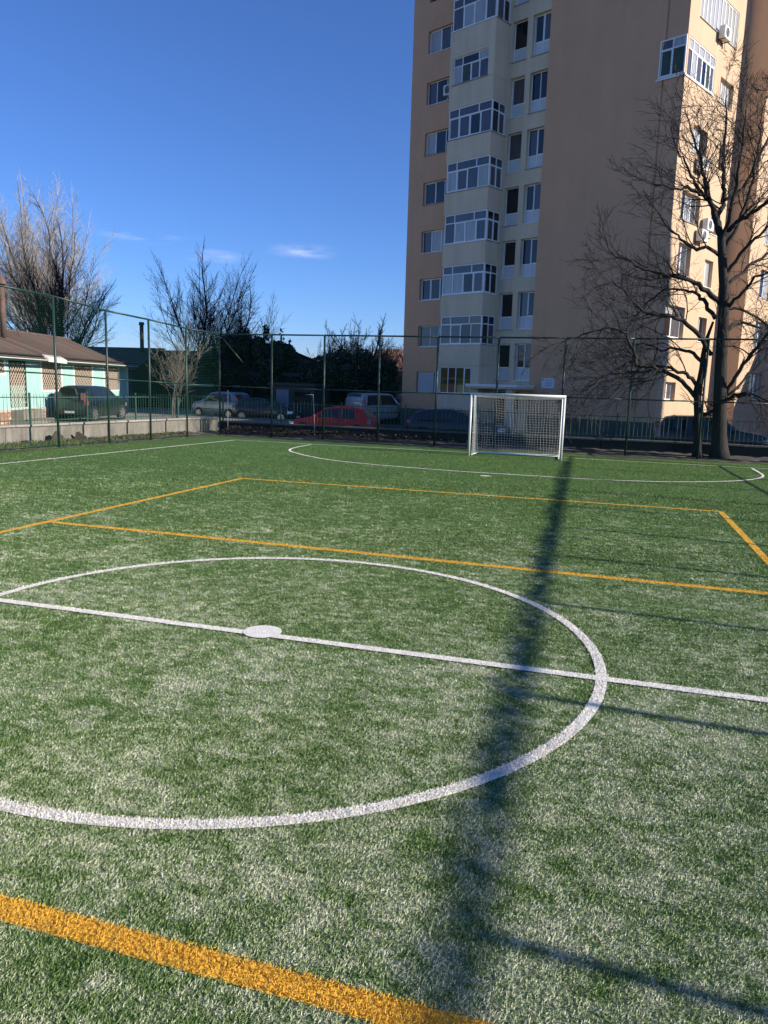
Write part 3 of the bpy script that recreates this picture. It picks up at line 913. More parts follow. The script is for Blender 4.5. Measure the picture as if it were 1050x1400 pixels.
# plinth and roof
q = MB()
q.box(-1.26, 2.8, -0.05, 0.2, -0.3, 0.77)
q.box(8.42, 15.70, -0.16, 0.2, -0.3, 0.77)
q.box(-1.26, -1.0, 0.2, 20, -0.3, 0.77)
q.build('plinth', M['plinth'], tower)
q = MB()
q.box(-1.35, 17.15, 7.15, 20.1, H_T, H_T + 0.35)
q.box(-1.35, 15.9, -0.2, 7.15, H_T, H_T + 0.35)
q.quad((-1.2, 20, -0.25), (17, 20, -0.25), (17, 20, H_T), (-1.2, 20, H_T))
q.build('roof', M['shed_roof'], tower)

def to_world(x, y, z):
    c, s = math.cos(BLD_ROT), math.sin(BLD_ROT)
    return (-8.82 + c * x - s * y, 41.0 + s * x + c * y, z)

# --- things hung on the tower
def ac_unit(loc, rz, label):
    """front faces local -y, back at y = 0"""
    o = empty('air_conditioner', loc, rz, label, 'air conditioner', 'outdoor units on the apartment block')
    q = MB(); q.box(-0.40, 0.40, -0.36, -0.06, 0, 0.56)
    bevel(q.build('casing', M['ac_white'], o), 0.02)
    q = MB()
    n = 20
    q.add([(-0.08 + 0.21 * math.cos(2 * math.pi * k / n), -0.365, 0.28 + 0.21 * math.sin(2 * math.pi * k / n)) for k in range(n)], [tuple(range(n))])
    q.build('fan_opening', M['ac_dark'], o)
    q = MB()
    for rr in (0.07, 0.13, 0.19):
        q.tube([(-0.08 + rr * math.cos(2 * math.pi * k / 16), -0.375, 0.28 + rr * math.sin(2 * math.pi * k / 16)) for k in range(17)], 0.006, 4, cap=False)
    q.build('grille', M['ac_white'], o)
    for sx in (-0.28, 0.28):
        q = MB(); q.box(sx - 0.015, sx + 0.015, -0.36, 0.0, -0.03, -0.001); q.box(sx - 0.015, sx + 0.015, -0.03, 0, -0.25, -0.03)
        q.build('bracket', M['iron_dark'], o)
    q = MB(); q.tube([(0.36, -0.1, 0.05), (0.42, -0.06, -0.1), (0.6, -0.03, -0.22), (0.9, -0.02, -0.2)], 0.014, 5); q.build('pipe', M['iron_dark'], o, True)
    return o
ac_unit(to_world(1.98, -0.0, 18.75), BLD_ROT, 'outdoor air conditioner unit beside a window on the shaded left edge of the tower')
RR = BLD_ROT + R(90)
ac_unit(to_world(15.76, 3.55, 19.15), RR, 'white air conditioner unit under the wide curtained window high on the sunlit side')
ac_unit(to_world(15.76, 2.35, 12.95), RR, 'air conditioner unit below a window halfway up the sunlit side, behind the tree crown')
ac_unit(to_world(15.76, 3.7, 10.35), RR, 'upper of the two air conditioner units near each other behind the upper trunk')
ac_unit(to_world(15.76, 3.1, 9.75), RR, 'lowest air conditioner unit on the sunlit side, behind the tree')
nb = empty('notice_board', to_world(9.25, -0.10, 2.30), BLD_ROT, 'small white notice board with grey lines on the brown wall above the goal', 'sign')
q = MB(); q.box(0, 0.78, -0.03, -0.002, 0, 0.54); q.build('board', M['sign_white'], nb)
q = MB(); q.box(0.05, 0.13, -0.033, -0.031, 0.42, 0.49); q.build('emblem', M['print_dark'], nb)
q = MB()
for (a, c, zz) in [(0.20, 0.68, 0.42), (0.18, 0.70, 0.31), (0.22, 0.66, 0.22), (0.22, 0.62, 0.13)]:
    q.box(a, c, -0.033, -0.031, zz, zz + 0.035)
q.build('printed_lines', M['print_grey'], nb)
# ------------------------------------------------------------------ neighbouring block outside the frame that shades the street
nbk = empty('apartment_block', (34.0, 22.9, 0), 0, 'long apartment block standing along the street right of the pitch', 'apartment block')
q = MB()
q.box(0, 14, 0, 8.6, -0.3, 23.0); q.build('wall', M['plaster_beige'], nbk)
q = MB(); q.box(-0.2, 14.2, -0.2, 8.8, 23.0, 23.3); q.build('roof', M['shed_roof'], nbk)
for k in range(7):
    for i in range(3):
        q = MB(); q.box(-0.02, 0.05, 0.9 + i * 2.6, 2.3 + i * 2.6, 0.9 + k * 2.7, 2.3 + k * 2.7); q.build('window', M['pane_dark'], nbk)

low = empty('apartment_block', to_world(23.0, 14.0, 0), BLD_ROT, 'lower apartment block standing past the right edge behind the tower', 'apartment block')
q = MB(); q.box(0, 27, 0, 12, -0.3, 9.2); q.build('wall', M['plaster_beige'], low)
q = MB(); q.box(-0.15, 27.15, -0.15, 12.15, 9.2, 9.4); q.build('roof', M['shed_roof'], low)
for k in range(3):
    for i in range(8):
        q = MB(); q.box(1.0 + i * 3.2, 2.6 + i * 3.2, -0.02, 0.05, 1.0 + k * 2.8, 2.4 + k * 2.8); q.build('window', M['pane_dark'], low)

# ------------------------------------------------------------------ mint house
HR = R(90 + 17)                       # local x along the facade away from the camera, local y to the back
hx, hy = -22.35, 20.8
house = empty('mint_house', (hx, hy, 0), HR, 'low mint green house with barred windows and a rusty brown roof at the left', 'house')
# local +x = heading -17 deg; local +y points left/back (away from the pitch)
HL0, HL1, EV = -8.0, 17.6, 3.10
hops = {'w0': (-1.0, 0.90, 2.25, 2.86), 'door': (1.30, 3.0, 0.72, 2.84), 'w1': (4.66, 6.95, 1.50, 2.83), 'w2': (8.70, 11.25, 1.50, 2.81), 'w3': (13.27, 15.84, 1.42, 2.80), 'w4': (-6.0, -3.6, 1.50, 2.83)}
hf = lambda u, v, d: (u, d, v)
q = MB()
wall_mesh(q, hf, HL0, HL1, 0.66, EV, list(hops.values()), 0.16)
q.quad((HL1, 0, -0.1), (HL1, 7, -0.1), (HL1, 7, EV), (HL1, 0, EV))
q.poly([(HL1, 0, EV), (HL1, 7, EV), (HL1, 3.5, EV + 1.32)])
q.poly([(HL0, 0, -0.1), (HL0, 7, -0.1), (HL0, 7, EV), (HL0, 3.5, EV + 1.32), (HL0, 0, EV)])
q.quad((HL0, 7, -0.1), (HL1, 7, -0.1), (HL1, 7, EV), (HL0, 7, EV))
wall = q.build('wall', M['mint'], house)
q = MB(); q.box(HL1 - 0.14, HL1 + 0.015, -0.03, 0.0, 0.4, EV - 0.1); q.build('corner_strip', M['pvc'], house)
q = MB(); q.box(HL0, HL1, -0.05, 0.05, -0.1, 0.66); pl = q.build('plinth', M['mortar'], house)
rng = random.Random(5)
q = MB(); q.box(0, 0.24, 0, 0.03, 0, 0.072); bm_ = bevel(place('brick', q.mesh('brick', M['brick'])), 0.006)
brick = bm_.data; bpy.data.objects.remove(bm_)
cnt = 0
for row in range(8):
    x = -1.2 + (row % 2) * 0.13
    while x < 5.2:
        if cnt < 150 and rng.random() < 0.93:
            o = place('brick', brick, pl); o.location = (x, -0.068 + rng.uniform(-.004, .004), -0.02 + row * 0.084); cnt += 1
        x += 0.26
def lattice(parent, a, c, e, f, d, step, r, material, name='grille'):
    q = MB()
    W, Hh = c - a, f - e
    n = int((W + Hh) / step)
    for i in range(1, n + 1):
        s = i * step
        for sg in (0, 1):
            x0, z0 = (s, 0) if s <= W else (W, s - W)
            x1, z1 = (0, s) if s <= Hh else (s - Hh, Hh)
            if sg: x0, x1 = W - x0, W - x1
            q.tube([(a + x0, d - 0.006 * sg, e + z0), (a + x1, d - 0.006 * sg, e + z1)], r, 4, cap=False)
    return q.build(name, material, parent)
for k in ('w0', 'w1', 'w2', 'w3', 'w4'):
    a, c, e, f = hops[k]
    q = MB(); t = 0.09
    q.box(a, a + t, 0.05, 0.12, e, f); q.box(c - t, c, 0.05, 0.12, e, f); q.box(a + t, c - t, 0.05, 0.12, e, e + t); q.box(a + t, c - t, 0.05, 0.12, f - t, f)
    q.box((a + c) / 2 - .05, (a + c) / 2 + .05, 0.053, 0.117, e + t, f - t)
    w = q.build('window', M['wood_brown'], house)
    for (x0, x1) in ((a + t, (a + c) / 2 - .05), ((a + c) / 2 + .05, c - t)):
        q = MB(); q.quad((x0, 0.09, e + t), (x1, 0.09, e + t), (x1, 0.09, f - t), (x0, 0.09, f - t)); q.build('pane', M['wood_brown'] if k != 'w0' else M['pane_dark'], w)
    lattice(w, a + 0.03, c - 0.03, e + 0.02, f - 0.02, 0.03, 0.235, 0.016, M['grille'])
    q = MB(); q.box(a - 0.12, a - 0.001, -0.015, 0.0, e - 0.1, f + 0.1); q.box(c + 0.001, c + 0.12, -0.015, 0.0, e - 0.1, f + 0.1); q.box(a, c, -0.015, 0.0, f + .001, f + 0.1); q.box(a, c, -0.03, 0.0, e - 0.1, e - .001)
    q.build('surround', M['pvc'], w)
a, c, e, f = hops['door']
q = MB(); t = 0.12
q.box(a, a + t, 0.02, 0.10, e, f); q.box(c - t, c, 0.02, 0.10, e, f); q.box(a + t, c - t, 0.02, 0.10, f - t, f)
dr = q.build('door', M['fence_green'], house)
q = MB(); q.box(a + t, c - t, 0.07, 0.12, e + 0.02, e + 1.0); q.build('door_panel', M['mint'], dr)
q = MB(); q.box(a + t, c - t, 0.075, 0.12, e + 1.001, f - t); q.build('pane', M['wood_brown'], dr)
lattice(dr, a + t, c - t, e, f - t, 0.03, 0.24, 0.018, M['grille'])
q = MB(); q.box(a - 0.3, c + 0.5, -1.0, -0.06, -0.1, 0.22); q.box(a - 0.1, c + 0.3, -0.6, -0.055, 0.22, 0.62)
q.build('door_step', M['concrete'], house)
# roof of corrugated sheets, some darker
rw = 0.98
rn = int((HL1 + 0.5 - HL0) / rw)
slope = 1.32 / 3.5
def sheet(back):
    q = MB()
    n = 12
    x0s = []
    for i in range(n + 1):
        x = rw * 1.03 * i / n
        zc = 0.026 * math.cos(i * math.pi) * -1
        x0s.append((x, zc))
    rows = 4
    vs = []
    for r_ in range(rows + 1):
        v = r_ / rows
        y = -0.55 + (3.5 + 0.55 + 0.03) * v
        for x, zc in x0s: vs.append((x, (7 - y) if back else y, EV + y * slope + zc + 0.05))
    fs = []
    for r_ in range(rows):
        for i in range(n):
            a0 = r_ * (n + 1) + i
            fs.append((a0, a0 + 1, a0 + n + 2, a0 + n + 1))
    q.add(vs, fs); return q.mesh('roof_sheet', M['rust_roof'])
sf, sbk = sheet(False), sheet(True)
roof = MB(); roof.box(HL0 - 0.4, HL1 + 0.45, -0.42, 0.0, EV - 0.02, EV + 0.04)
roof = roof.build('roof', M['iron_dark'], house)
for i in range(rn):
    o = place('roof_sheet', sf, roof); o.location = (HL0 - 0.4 + i * rw, 0, rng.uniform(-.012, .012)); o.rotation_euler = (rng.uniform(-.004, .004), rng.uniform(-.006, .006), 0)
    o = place('roof_sheet', sbk, roof); o.location = (HL0 - 0.4 + i * rw, 0, rng.uniform(-.012, .012))
q = MB(); q.box(HL0 - .4, HL1 + .45, -0.60, -0.46, EV - 0.28, EV - 0.20); q.build('gutter', M['fence_green'], house)
q = MB(); q.box(HL0 - .4, HL1 + .45, -0.57, -0.54, EV - 0.205, EV - 0.16); q.build('fascia', M['roof_pale'], house)
q = MB(); q.add([(4.0, -0.63, EV - .25), (6.2, -0.63, EV - .3), (6.2, -0.35, EV - .02), (4.0, -0.35, EV + .02), (4.0, -0.64, EV - .1), (6.2, -0.64, EV - .12), (6.2, -0.33, EV + .06), (4.0, -0.33, EV + .08)], [(0, 1, 5, 4), (4, 5, 6, 7), (1, 2, 6, 5), (3, 0, 4, 7), (2, 3, 7, 6)]); q.build('flashing', M['roof_pale'], house)
q = MB(); q.tube([(HL0 - .4, 3.5, EV + 1.40), (HL1 + .45, 3.5, EV + 1.40)], 0.09, 8); q.build('ridge_cap', M['rust_roof'], house)
q = MB(); q.tube([(5.6, 2.2, EV + 0.9), (5.6, 2.2, 6.55)], 0.145, 14)
ch = q.build('chimney', M['rust_pipe'], house, True)
q = MB(); q.tube([(5.6, 2.2, 6.55), (5.6, 2.2, 6.62), (5.6, 2.2, 7.05)], [0.27, 0.26, 0.02], 14); q.build('cowl', M['rust_pipe'], ch)
for zz in (5.0, 5.8):
    q = MB(); q.tube([(5.6, 2.2, zz), (5.6, 2.2, zz + 0.07)], 0.16, 14); q.build('collar', M['rust_pipe'], ch)
q = MB(); q.tube([(5.85, 2.2, 5.9), (6.4, 1.8, EV + 1.0)], 0.02, 5); q.build('stay', M['iron_dark'], ch)

# ------------------------------------------------------------------ sheds and houses beyond
def gable(name, loc, rz, L, W, ev, rise, wallm, roofm, label, cat, over=0.4):
    o = empty(name, loc, rz, label, cat)
    q = MB()
    q.box(0, L, 0, W, -0.5, ev)
    q.poly([(0, 0, ev), (0, W, ev), (0, W / 2, ev + rise)]); q.poly([(L, 0, ev), (L, W / 2, ev + rise), (L, W, ev)])
    q.build('wall', wallm, o)
    q = MB()
    s = rise / (W / 2)
    t = 0.10
    q.add([(-over, -over, ev - over * s + .02), (L + over, -over, ev - over * s + .02), (L + over, W / 2, ev + rise + .02), (-over, W / 2, ev + rise + .02),
           (-over, -over, ev - over * s + t), (L + over, -over, ev - over * s + t), (L + over, W / 2, ev + rise + t), (-over, W / 2, ev + rise + t)],
          [(0, 1, 2, 3), (4, 7, 6, 5), (0, 4, 5, 1), (1, 5, 6, 2), (3, 2, 6, 7), (0, 3, 7, 4)])
    q.add([(-over, W + over, ev - over * s + .02), (L + over, W + over, ev - over * s + .02), (L + over, W / 2, ev + rise + .02), (-over, W / 2, ev + rise + .02),
           (-over, W + over, ev - over * s + t), (L + over, W + over, ev - over * s + t), (L + over, W / 2, ev + rise + t), (-over, W / 2, ev + rise + t)],
          [(0, 1, 2, 3), (4, 7, 6, 5), (0, 4, 5, 1), (1, 5, 6, 2), (0, 3, 7, 4)])
    rf_ = q.build('roof', roofm, o)
    return o, rf_
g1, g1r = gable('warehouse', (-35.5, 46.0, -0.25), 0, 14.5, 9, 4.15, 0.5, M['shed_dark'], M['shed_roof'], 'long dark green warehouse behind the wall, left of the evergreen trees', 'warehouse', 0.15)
for i in range(7):
    q = MB(); q.box(0.3 + i * 2.05, 2.25 + i * 2.05, -0.06, -0.002, -0.4, 3.9)
    q.build('wall_panel', M['shed_dark'], g1)
q = MB(); q.box(6, 14.3, -0.12, -0.065, 1.95, 2.08); q.build('cross_rail', M['pvc_panel'], g1)
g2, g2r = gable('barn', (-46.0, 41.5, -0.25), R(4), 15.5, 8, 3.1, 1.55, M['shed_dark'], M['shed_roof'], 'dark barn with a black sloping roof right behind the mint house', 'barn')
q = MB(); q.tube([(14.6, 3.0, 3.9), (14.6, 3.0, 6.4)], 0.15, 10); chm = q.build('chimney', M['iron_dark'], g2, True)
q = MB(); q.tube([(14.6, 3.0, 6.4), (14.6, 3.0, 6.62)], [0.22, 0.18], 10); q.build('cowl', M['iron_dark'], chm)
# flat shed and kiosk in the shaded middle
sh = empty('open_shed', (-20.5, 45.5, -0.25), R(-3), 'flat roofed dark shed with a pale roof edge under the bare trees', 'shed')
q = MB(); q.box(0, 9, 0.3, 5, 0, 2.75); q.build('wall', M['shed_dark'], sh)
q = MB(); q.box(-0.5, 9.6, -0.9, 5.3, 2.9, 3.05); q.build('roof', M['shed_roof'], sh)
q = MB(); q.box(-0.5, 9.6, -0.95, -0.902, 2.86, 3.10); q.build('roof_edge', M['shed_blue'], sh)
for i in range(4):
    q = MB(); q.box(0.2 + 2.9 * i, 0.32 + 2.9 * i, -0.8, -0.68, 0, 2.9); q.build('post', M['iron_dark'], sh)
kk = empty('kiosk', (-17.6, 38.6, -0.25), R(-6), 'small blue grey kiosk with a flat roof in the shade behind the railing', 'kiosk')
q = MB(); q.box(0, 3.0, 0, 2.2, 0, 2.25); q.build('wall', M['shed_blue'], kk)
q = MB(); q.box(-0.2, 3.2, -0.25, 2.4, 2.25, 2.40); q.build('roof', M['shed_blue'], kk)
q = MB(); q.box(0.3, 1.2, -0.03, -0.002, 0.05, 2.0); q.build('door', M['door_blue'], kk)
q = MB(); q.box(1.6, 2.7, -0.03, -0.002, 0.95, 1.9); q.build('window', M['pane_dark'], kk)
fh, fhr = gable('brown_roofed_house', (-26.0, 84.0, -0.25), R(-8), 16, 9, 4.2, 2.6, M['house_tan'], M['tile_brown'], 'far house with a sunlit brown roof seen just left of the tower', 'house')
for i in range(5):
    q = MB(); q.box(1.2 + i * 3, 2.4 + i * 3, -0.03, -0.002, 1.4, 2.9); q.build('window', M['pane_dark'], fh)
fh2, _ = gable('brown_roofed_house', (-50.0, 92.0, -0.25), R(5), 14, 9, 3.6, 2.2, M['house_tan'], M['tile_brown'], 'far house with a brown roof hidden behind the dark trees', 'house')
# ------------------------------------------------------------------ trees
def grow(qb, qt, p, d, L, r, lev, rng, P):
    """recursive bare branching: thick wood to qb, twigs to qt"""
    n = (P.get('segs') or (2, 3, 4, 4, 4))[lev]
    pts = [p]; rad = [r]
    dd = d.normalized()
    r1 = r * (0.55 if lev > 0 else 0.35)
    for i in range(n):
        j = Vector((rng.gauss(0, 1), rng.gauss(0, 1), rng.gauss(0, 1))) * P['wob']
        dd = (dd + j + Vector((0, 0, P['up'] if lev >= P['updown'] else P['up2']))).normalized()
        p = p + dd * (L / n)
        pts.append(p); rad.append(r + (r1 - r) * (i + 1) / n)
    thick = r > P['thick']
    (qb if thick else qt).tube(pts, [max(x, P['rmin']) for x in rad], 6 if thick and r > .06 else (4 if thick else 3), cap=False, phase=rng.random() * 6)
    if lev <= 0: return
    k = P['kids'][lev]
    for i in range(k):
        f = P['first'] + (1 - P['first']) * (i + rng.random() * 0.9) / k
        a = min(int(f * n), n - 1)
        q = pts[a].lerp(pts[a + 1], f * n - a)
        t = (pts[a + 1] - pts[a]).normalized()
        az = rng.random() * 2 * math.pi
        o = t.orthogonal().normalized(); w = t.cross(o)
        sp = P['spread'] * rng.uniform(0.7, 1.25)
        nd = t * math.cos(sp) + (o * math.cos(az) + w * math.sin(az)) * math.sin(sp)
        rr = (r + (r1 - r) * f)
        grow(qb, qt, q, nd, L * P['ratio'] * rng.uniform(0.7, 1.15) * (1.1 - 0.35 * f), rr * P['rr'], lev - 1, rng, P)
    # leader
    grow(qb, qt, pts[-1], dd, L * P['ratio'] * rng.uniform(.8, 1.1), r1 * 0.95, lev - 1, rng, P)

def bare_tree(name, loc, H, r, label, seed, barkm, twigm, P, lean=(0, 0), trunk_frac=0.3, limbs=5, lev=3, stems=1, group=None, cat='tree', limb_ang=0.6):
    o = empty(name, loc, 0, label, cat, group)
    rng = random.Random(seed)
    qb, qt = MB(), MB()
    for s in range(stems):
        qa = MB()
        az = rng.random() * 6.28
        sp = 0.0 if stems == 1 else rng.uniform(0.12, 0.45)
        d = Vector((math.cos(az) * sp + lean[0], math.sin(az) * sp + lean[1], 1)).normalized()
        p = Vector((math.cos(az) * 0.06 * (stems > 1), math.sin(az) * 0.06 * (stems > 1), -0.1))
        L = H * trunk_frac
        pts = [p]; rad = [r * 1.25]
        n = 5
        dd = d
        for i in range(n):
            dd = (dd + Vector((rng.gauss(0, .03), rng.gauss(0, .03), 0))).normalized()
            p = p + dd * (L / n); pts.append(p); rad.append(r * (1 - 0.3 * (i + 1) / n))
        qa.tube(pts, rad, 8, phase=rng.random())
        qa.build('trunk', barkm, o, True)
        for i in range(limbs):
            f = 0.55 + 0.45 * (i + 0.5) / limbs
            k = min(int(f * n), n - 1)
            q = pts[k].lerp(pts[k + 1], f * n - k)
            a2 = az + i * 2.4 + rng.uniform(-.4, .4)
            sp = limb_ang * rng.uniform(0.6, 1.25)
            nd = Vector((math.cos(a2) * math.sin(sp), math.sin(a2) * math.sin(sp), math.cos(sp)))
            grow(qb, qt, q, nd, H * P['l0'] * rng.uniform(.7, 1.1), r * 0.27 * rng.uniform(.8, 1.2), lev, rng, P)
        grow(qb, qt, pts[-1], dd, H * P['l0'] * 0.95, r * 0.5, lev, rng, P)
    if qb.v: qb.build('branches', barkm, o, True)
    qt.build('crown', twigm, o, kind='stuff')
    return o
PA = dict(wob=0.10, up=0.09, up2=0.03, updown=1, thick=0.022, rmin=0.006, kids=[0, 4, 4, 4, 5], first=0.25, spread=0.62, ratio=0.62, rr=0.62, l0=0.30)

# big tree at the right end of the wall: two trunks, hand-placed limbs
BIG = [
('trunk',[(6.78,22.65,-0.05,0.213),(6.62,22.65,1.74,0.181),(6.52,22.65,3.23,0.161),(6.45,22.65,4.70,0.142),(6.38,22.65,5.66,0.129),(6.24,22.65,6.62,0.116),(6.11,22.65,7.49,0.103)]),
('limb',[(6.11,22.65,7.49,0.090),(5.83,22.55,8.21,0.077),(5.60,22.46,8.61,0.058),(5.43,22.36,9.03,0.039),(5.26,22.27,9.58,0.032),(5.14,22.17,10.24,0.026)]),
('limb',[(5.61,22.65,8.65,0.045),(5.11,22.33,9.10,0.032),(4.80,22.01,9.60,0.026),(4.45,21.69,9.98,0.019)]),
('limb',[(5.61,22.65,8.65,0.039),(5.20,22.12,8.80,0.032),(4.66,21.58,8.81,0.032),(3.82,21.05,8.82,0.019)]),
('limb',[(6.05,22.65,7.66,0.077),(5.96,22.70,8.16,0.065),(6.10,22.76,8.66,0.058),(6.01,22.81,9.25,0.052),(5.97,22.86,9.98,0.039),(5.95,22.92,11.12,0.026),(5.87,22.97,12.02,0.013)]),
('limb',[(6.09,22.65,8.63,0.045),(6.55,22.91,8.93,0.045),(6.89,23.16,9.49,0.039),(7.19,23.42,10.28,0.032),(7.50,23.67,11.01,0.026),(7.69,23.93,11.76,0.013)]),
('limb',[(6.13,22.65,7.49,0.071),(6.49,22.52,7.85,0.058),(6.84,22.39,8.09,0.052),(7.19,22.27,8.31,0.045),(7.54,22.14,8.73,0.039),(7.98,22.01,9.28,0.026)]),
('limb',[(6.32,22.65,5.28,0.071),(5.67,22.41,5.78,0.065),(5.16,22.17,6.06,0.052),(4.44,21.93,6.15,0.045),(3.70,21.69,6.29,0.032),(3.20,21.45,6.57,0.026),(2.60,21.21,6.80,0.019)]),
('limb',[(6.19,22.65,4.79,0.058),(5.76,22.89,5.40,0.052),(5.50,23.13,5.70,0.039),(5.08,23.37,5.85,0.032),(4.44,23.61,5.84,0.026),(3.96,23.85,5.40,0.019),(3.41,24.09,4.77,0.013)]),
('limb',[(6.18,22.65,3.59,0.058),(5.54,22.33,4.33,0.058),(4.99,22.01,4.73,0.052),(4.50,21.69,4.82,0.045),(3.92,21.37,4.86,0.039),(3.34,21.05,5.30,0.026),(2.74,20.73,5.80,0.019)]),
('limb',[(6.41,22.65,5.85,0.052),(6.73,23.05,6.19,0.045),(7.31,23.45,6.72,0.039),(7.91,23.85,7.19,0.032),(8.62,24.25,7.68,0.019)]),
('limb',[(6.48,22.65,5.13,0.052),(6.88,22.28,5.59,0.039),(7.18,21.90,5.96,0.032),(7.48,21.53,6.16,0.019)]),
('limb',[(6.47,22.65,5.18,0.039),(7.15,22.97,5.09,0.032),(7.95,23.29,4.69,0.026),(8.73,23.61,4.42,0.019)]),
('limb',[(6.76,22.65,2.24,0.052),(7.05,22.33,3.06,0.052),(7.42,22.01,3.75,0.045),(7.74,21.69,4.35,0.039),(8.19,21.37,5.17,0.026)]),
('limb',[(6.82,22.65,2.09,0.045),(7.15,21.96,2.31,0.039),(7.49,21.26,2.25,0.026),(7.84,20.57,2.02,0.019)]),
('limb',[(6.85,22.65,2.25,0.039),(7.50,23.29,2.97,0.032),(8.22,23.93,3.69,0.026),(8.94,24.57,4.24,0.019)]),
('limb',[(6.21,22.65,6.97,0.058),(6.56,22.81,7.77,0.045),(6.84,22.97,8.82,0.039),(7.02,23.13,9.91,0.032),(7.08,23.29,10.91,0.019),(7.08,23.45,11.65,0.013)]),
('limb',[(6.33,22.65,6.19,0.052),(6.73,22.45,6.86,0.045),(7.25,22.25,7.51,0.032),(7.81,22.05,8.04,0.026),(8.28,21.85,8.13,0.019)]),
('limb',[(6.13,22.65,7.28,0.052),(6.27,22.29,8.18,0.039),(6.33,21.93,9.27,0.032),(6.35,21.57,10.22,0.026),(6.30,21.21,10.96,0.013)]),
('limb',[(6.17,22.65,6.85,0.052),(5.71,22.37,7.10,0.045),(5.23,22.09,7.01,0.039),(4.65,21.81,7.39,0.026),(4.13,21.53,7.86,0.019)]),
('limb',[(5.87,22.65,8.13,0.045),(5.40,22.86,9.50,0.032),(4.99,23.08,10.74,0.026),(4.75,23.29,11.52,0.013)]),
('limb',[(6.55,22.65,4.41,0.052),(7.04,23.13,4.74,0.039),(7.74,23.61,4.59,0.032),(8.43,24.09,4.83,0.019)]),
('trunk',[(6.05,22.53,-0.05,0.123),(5.94,22.55,1.33,0.103),(5.86,22.58,2.19,0.103),(5.92,22.60,3.09,0.084),(5.92,22.63,3.59,0.071),(5.97,22.65,4.08,0.052),(6.13,22.68,4.70,0.032)]),
('limb',[(5.83,22.65,2.09,0.058),(5.27,22.38,2.67,0.058),(4.58,22.10,3.05,0.052),(3.97,21.83,3.10,0.045),(3.52,21.55,3.25,0.039),(2.97,21.28,2.92,0.026),(2.28,21.00,2.50,0.019),(1.85,20.73,1.85,0.013)]),
('limb',[(3.71,21.45,3.18,0.039),(3.57,21.27,3.61,0.039),(3.27,21.09,4.12,0.032),(2.86,20.91,4.32,0.032),(2.33,20.73,4.20,0.026),(1.76,20.55,4.02,0.019),(1.26,20.37,3.81,0.013)]),
('limb',[(5.86,22.65,2.26,0.058),(5.59,22.49,2.76,0.052),(5.15,22.33,2.99,0.045),(4.46,22.17,3.10,0.032),(3.75,22.01,2.90,0.026),(2.90,21.85,2.83,0.019),(2.20,21.69,2.40,0.013)]),
('limb',[(5.93,22.65,3.34,0.052),(5.47,22.71,3.71,0.045),(4.92,22.78,3.78,0.032),(4.52,22.84,3.72,0.026),(3.94,22.91,3.95,0.019),(3.21,22.97,3.73,0.013)]),
('limb',[(6.02,22.65,1.51,0.052),(6.26,22.65,1.57,0.052),(6.48,22.65,1.73,0.052)]),
('limb',[(4.42,21.45,3.07,0.026),(3.98,21.27,2.65,0.026),(3.42,21.09,2.58,0.019),(2.85,20.91,2.00,0.013)]),
]
def big_tree():
    bx, by = 6.78, 22.65
    o = empty('bare_tree', (bx, by, 0), 0, 'large dark bare tree with two trunks and wide drooping limbs behind the far fence', 'tree')
    rng = random.Random(12)
    qt = MB()
    P = dict(wob=0.20, up=0.04, up2=0.0, updown=2, thick=9, rmin=0.0058, kids=[0, 3, 3, 3], first=0.15, spread=0.58, ratio=0.68, rr=0.60, l0=0.3)
    for nm, pl_ in BIG:
        C_ = catmull([q[:3] for q in pl_], 4)
        Rr = np.interp(np.linspace(0, 1, len(C_)), np.linspace(0, 1, len(pl_)), [q[3] for q in pl_])
        V = [Vector((c[0] - bx, c[1] - by, c[2])) for c in C_]
        if nm == 'limb':
            for i in range(1, len(V) - 1):
                V[i] = V[i] + Vector((rng.gauss(0, .025), rng.gauss(0, .05), rng.gauss(0, .03)))
        q = MB()
        rads = [x * (1.25 if nm == 'trunk' else 1.3) for x in Rr]
        if nm == 'trunk': rads[0] *= 1.5; rads[1] *= 1.15
        q.tube(V, rads, 9 if nm == 'trunk' else 7)
        q.build(nm, M['bark_dark'], o, True)
        if nm == 'trunk': continue
        T = len(V)
        tot = sum((V[i + 1] - V[i]).length for i in range(T - 1))
        k = max(5, int(tot * 3.6))
        for i in range(k):
            f = 0.22 + 0.78 * (i + rng.random()) / k
            a = min(int(f * (T - 1)), T - 2)
            p = V[a].lerp(V[a + 1], f * (T - 1) - a)
            t = (V[a + 1] - V[a]).normalized()
            w = t.orthogonal().normalized(); w2 = t.cross(w)
            az = rng.random() * 6.28
            sp = rng.uniform(0.45, 1.05)
            nd = t * math.cos(sp) + (w * math.cos(az) + w2 * math.sin(az)) * math.sin(sp)
            r = Rr[a] * rng.uniform(0.32, 0.62)
            grow(qt, qt, p, nd, rng.uniform(0.65, 1.5) * (0.75 + 0.45 * (1 - f)), max(r, 0.009), 2 if f < 0.9 or rng.random() < .8 else 1, rng, P)
        grow(qt, qt, V[-1], (V[-1] - V[-2]).normalized(), 0.9, Rr[-1] * .9, 3, rng, P)
    qt.build('crown', M['bark_dark'], o, kind='stuff')
    return o
big_tree()

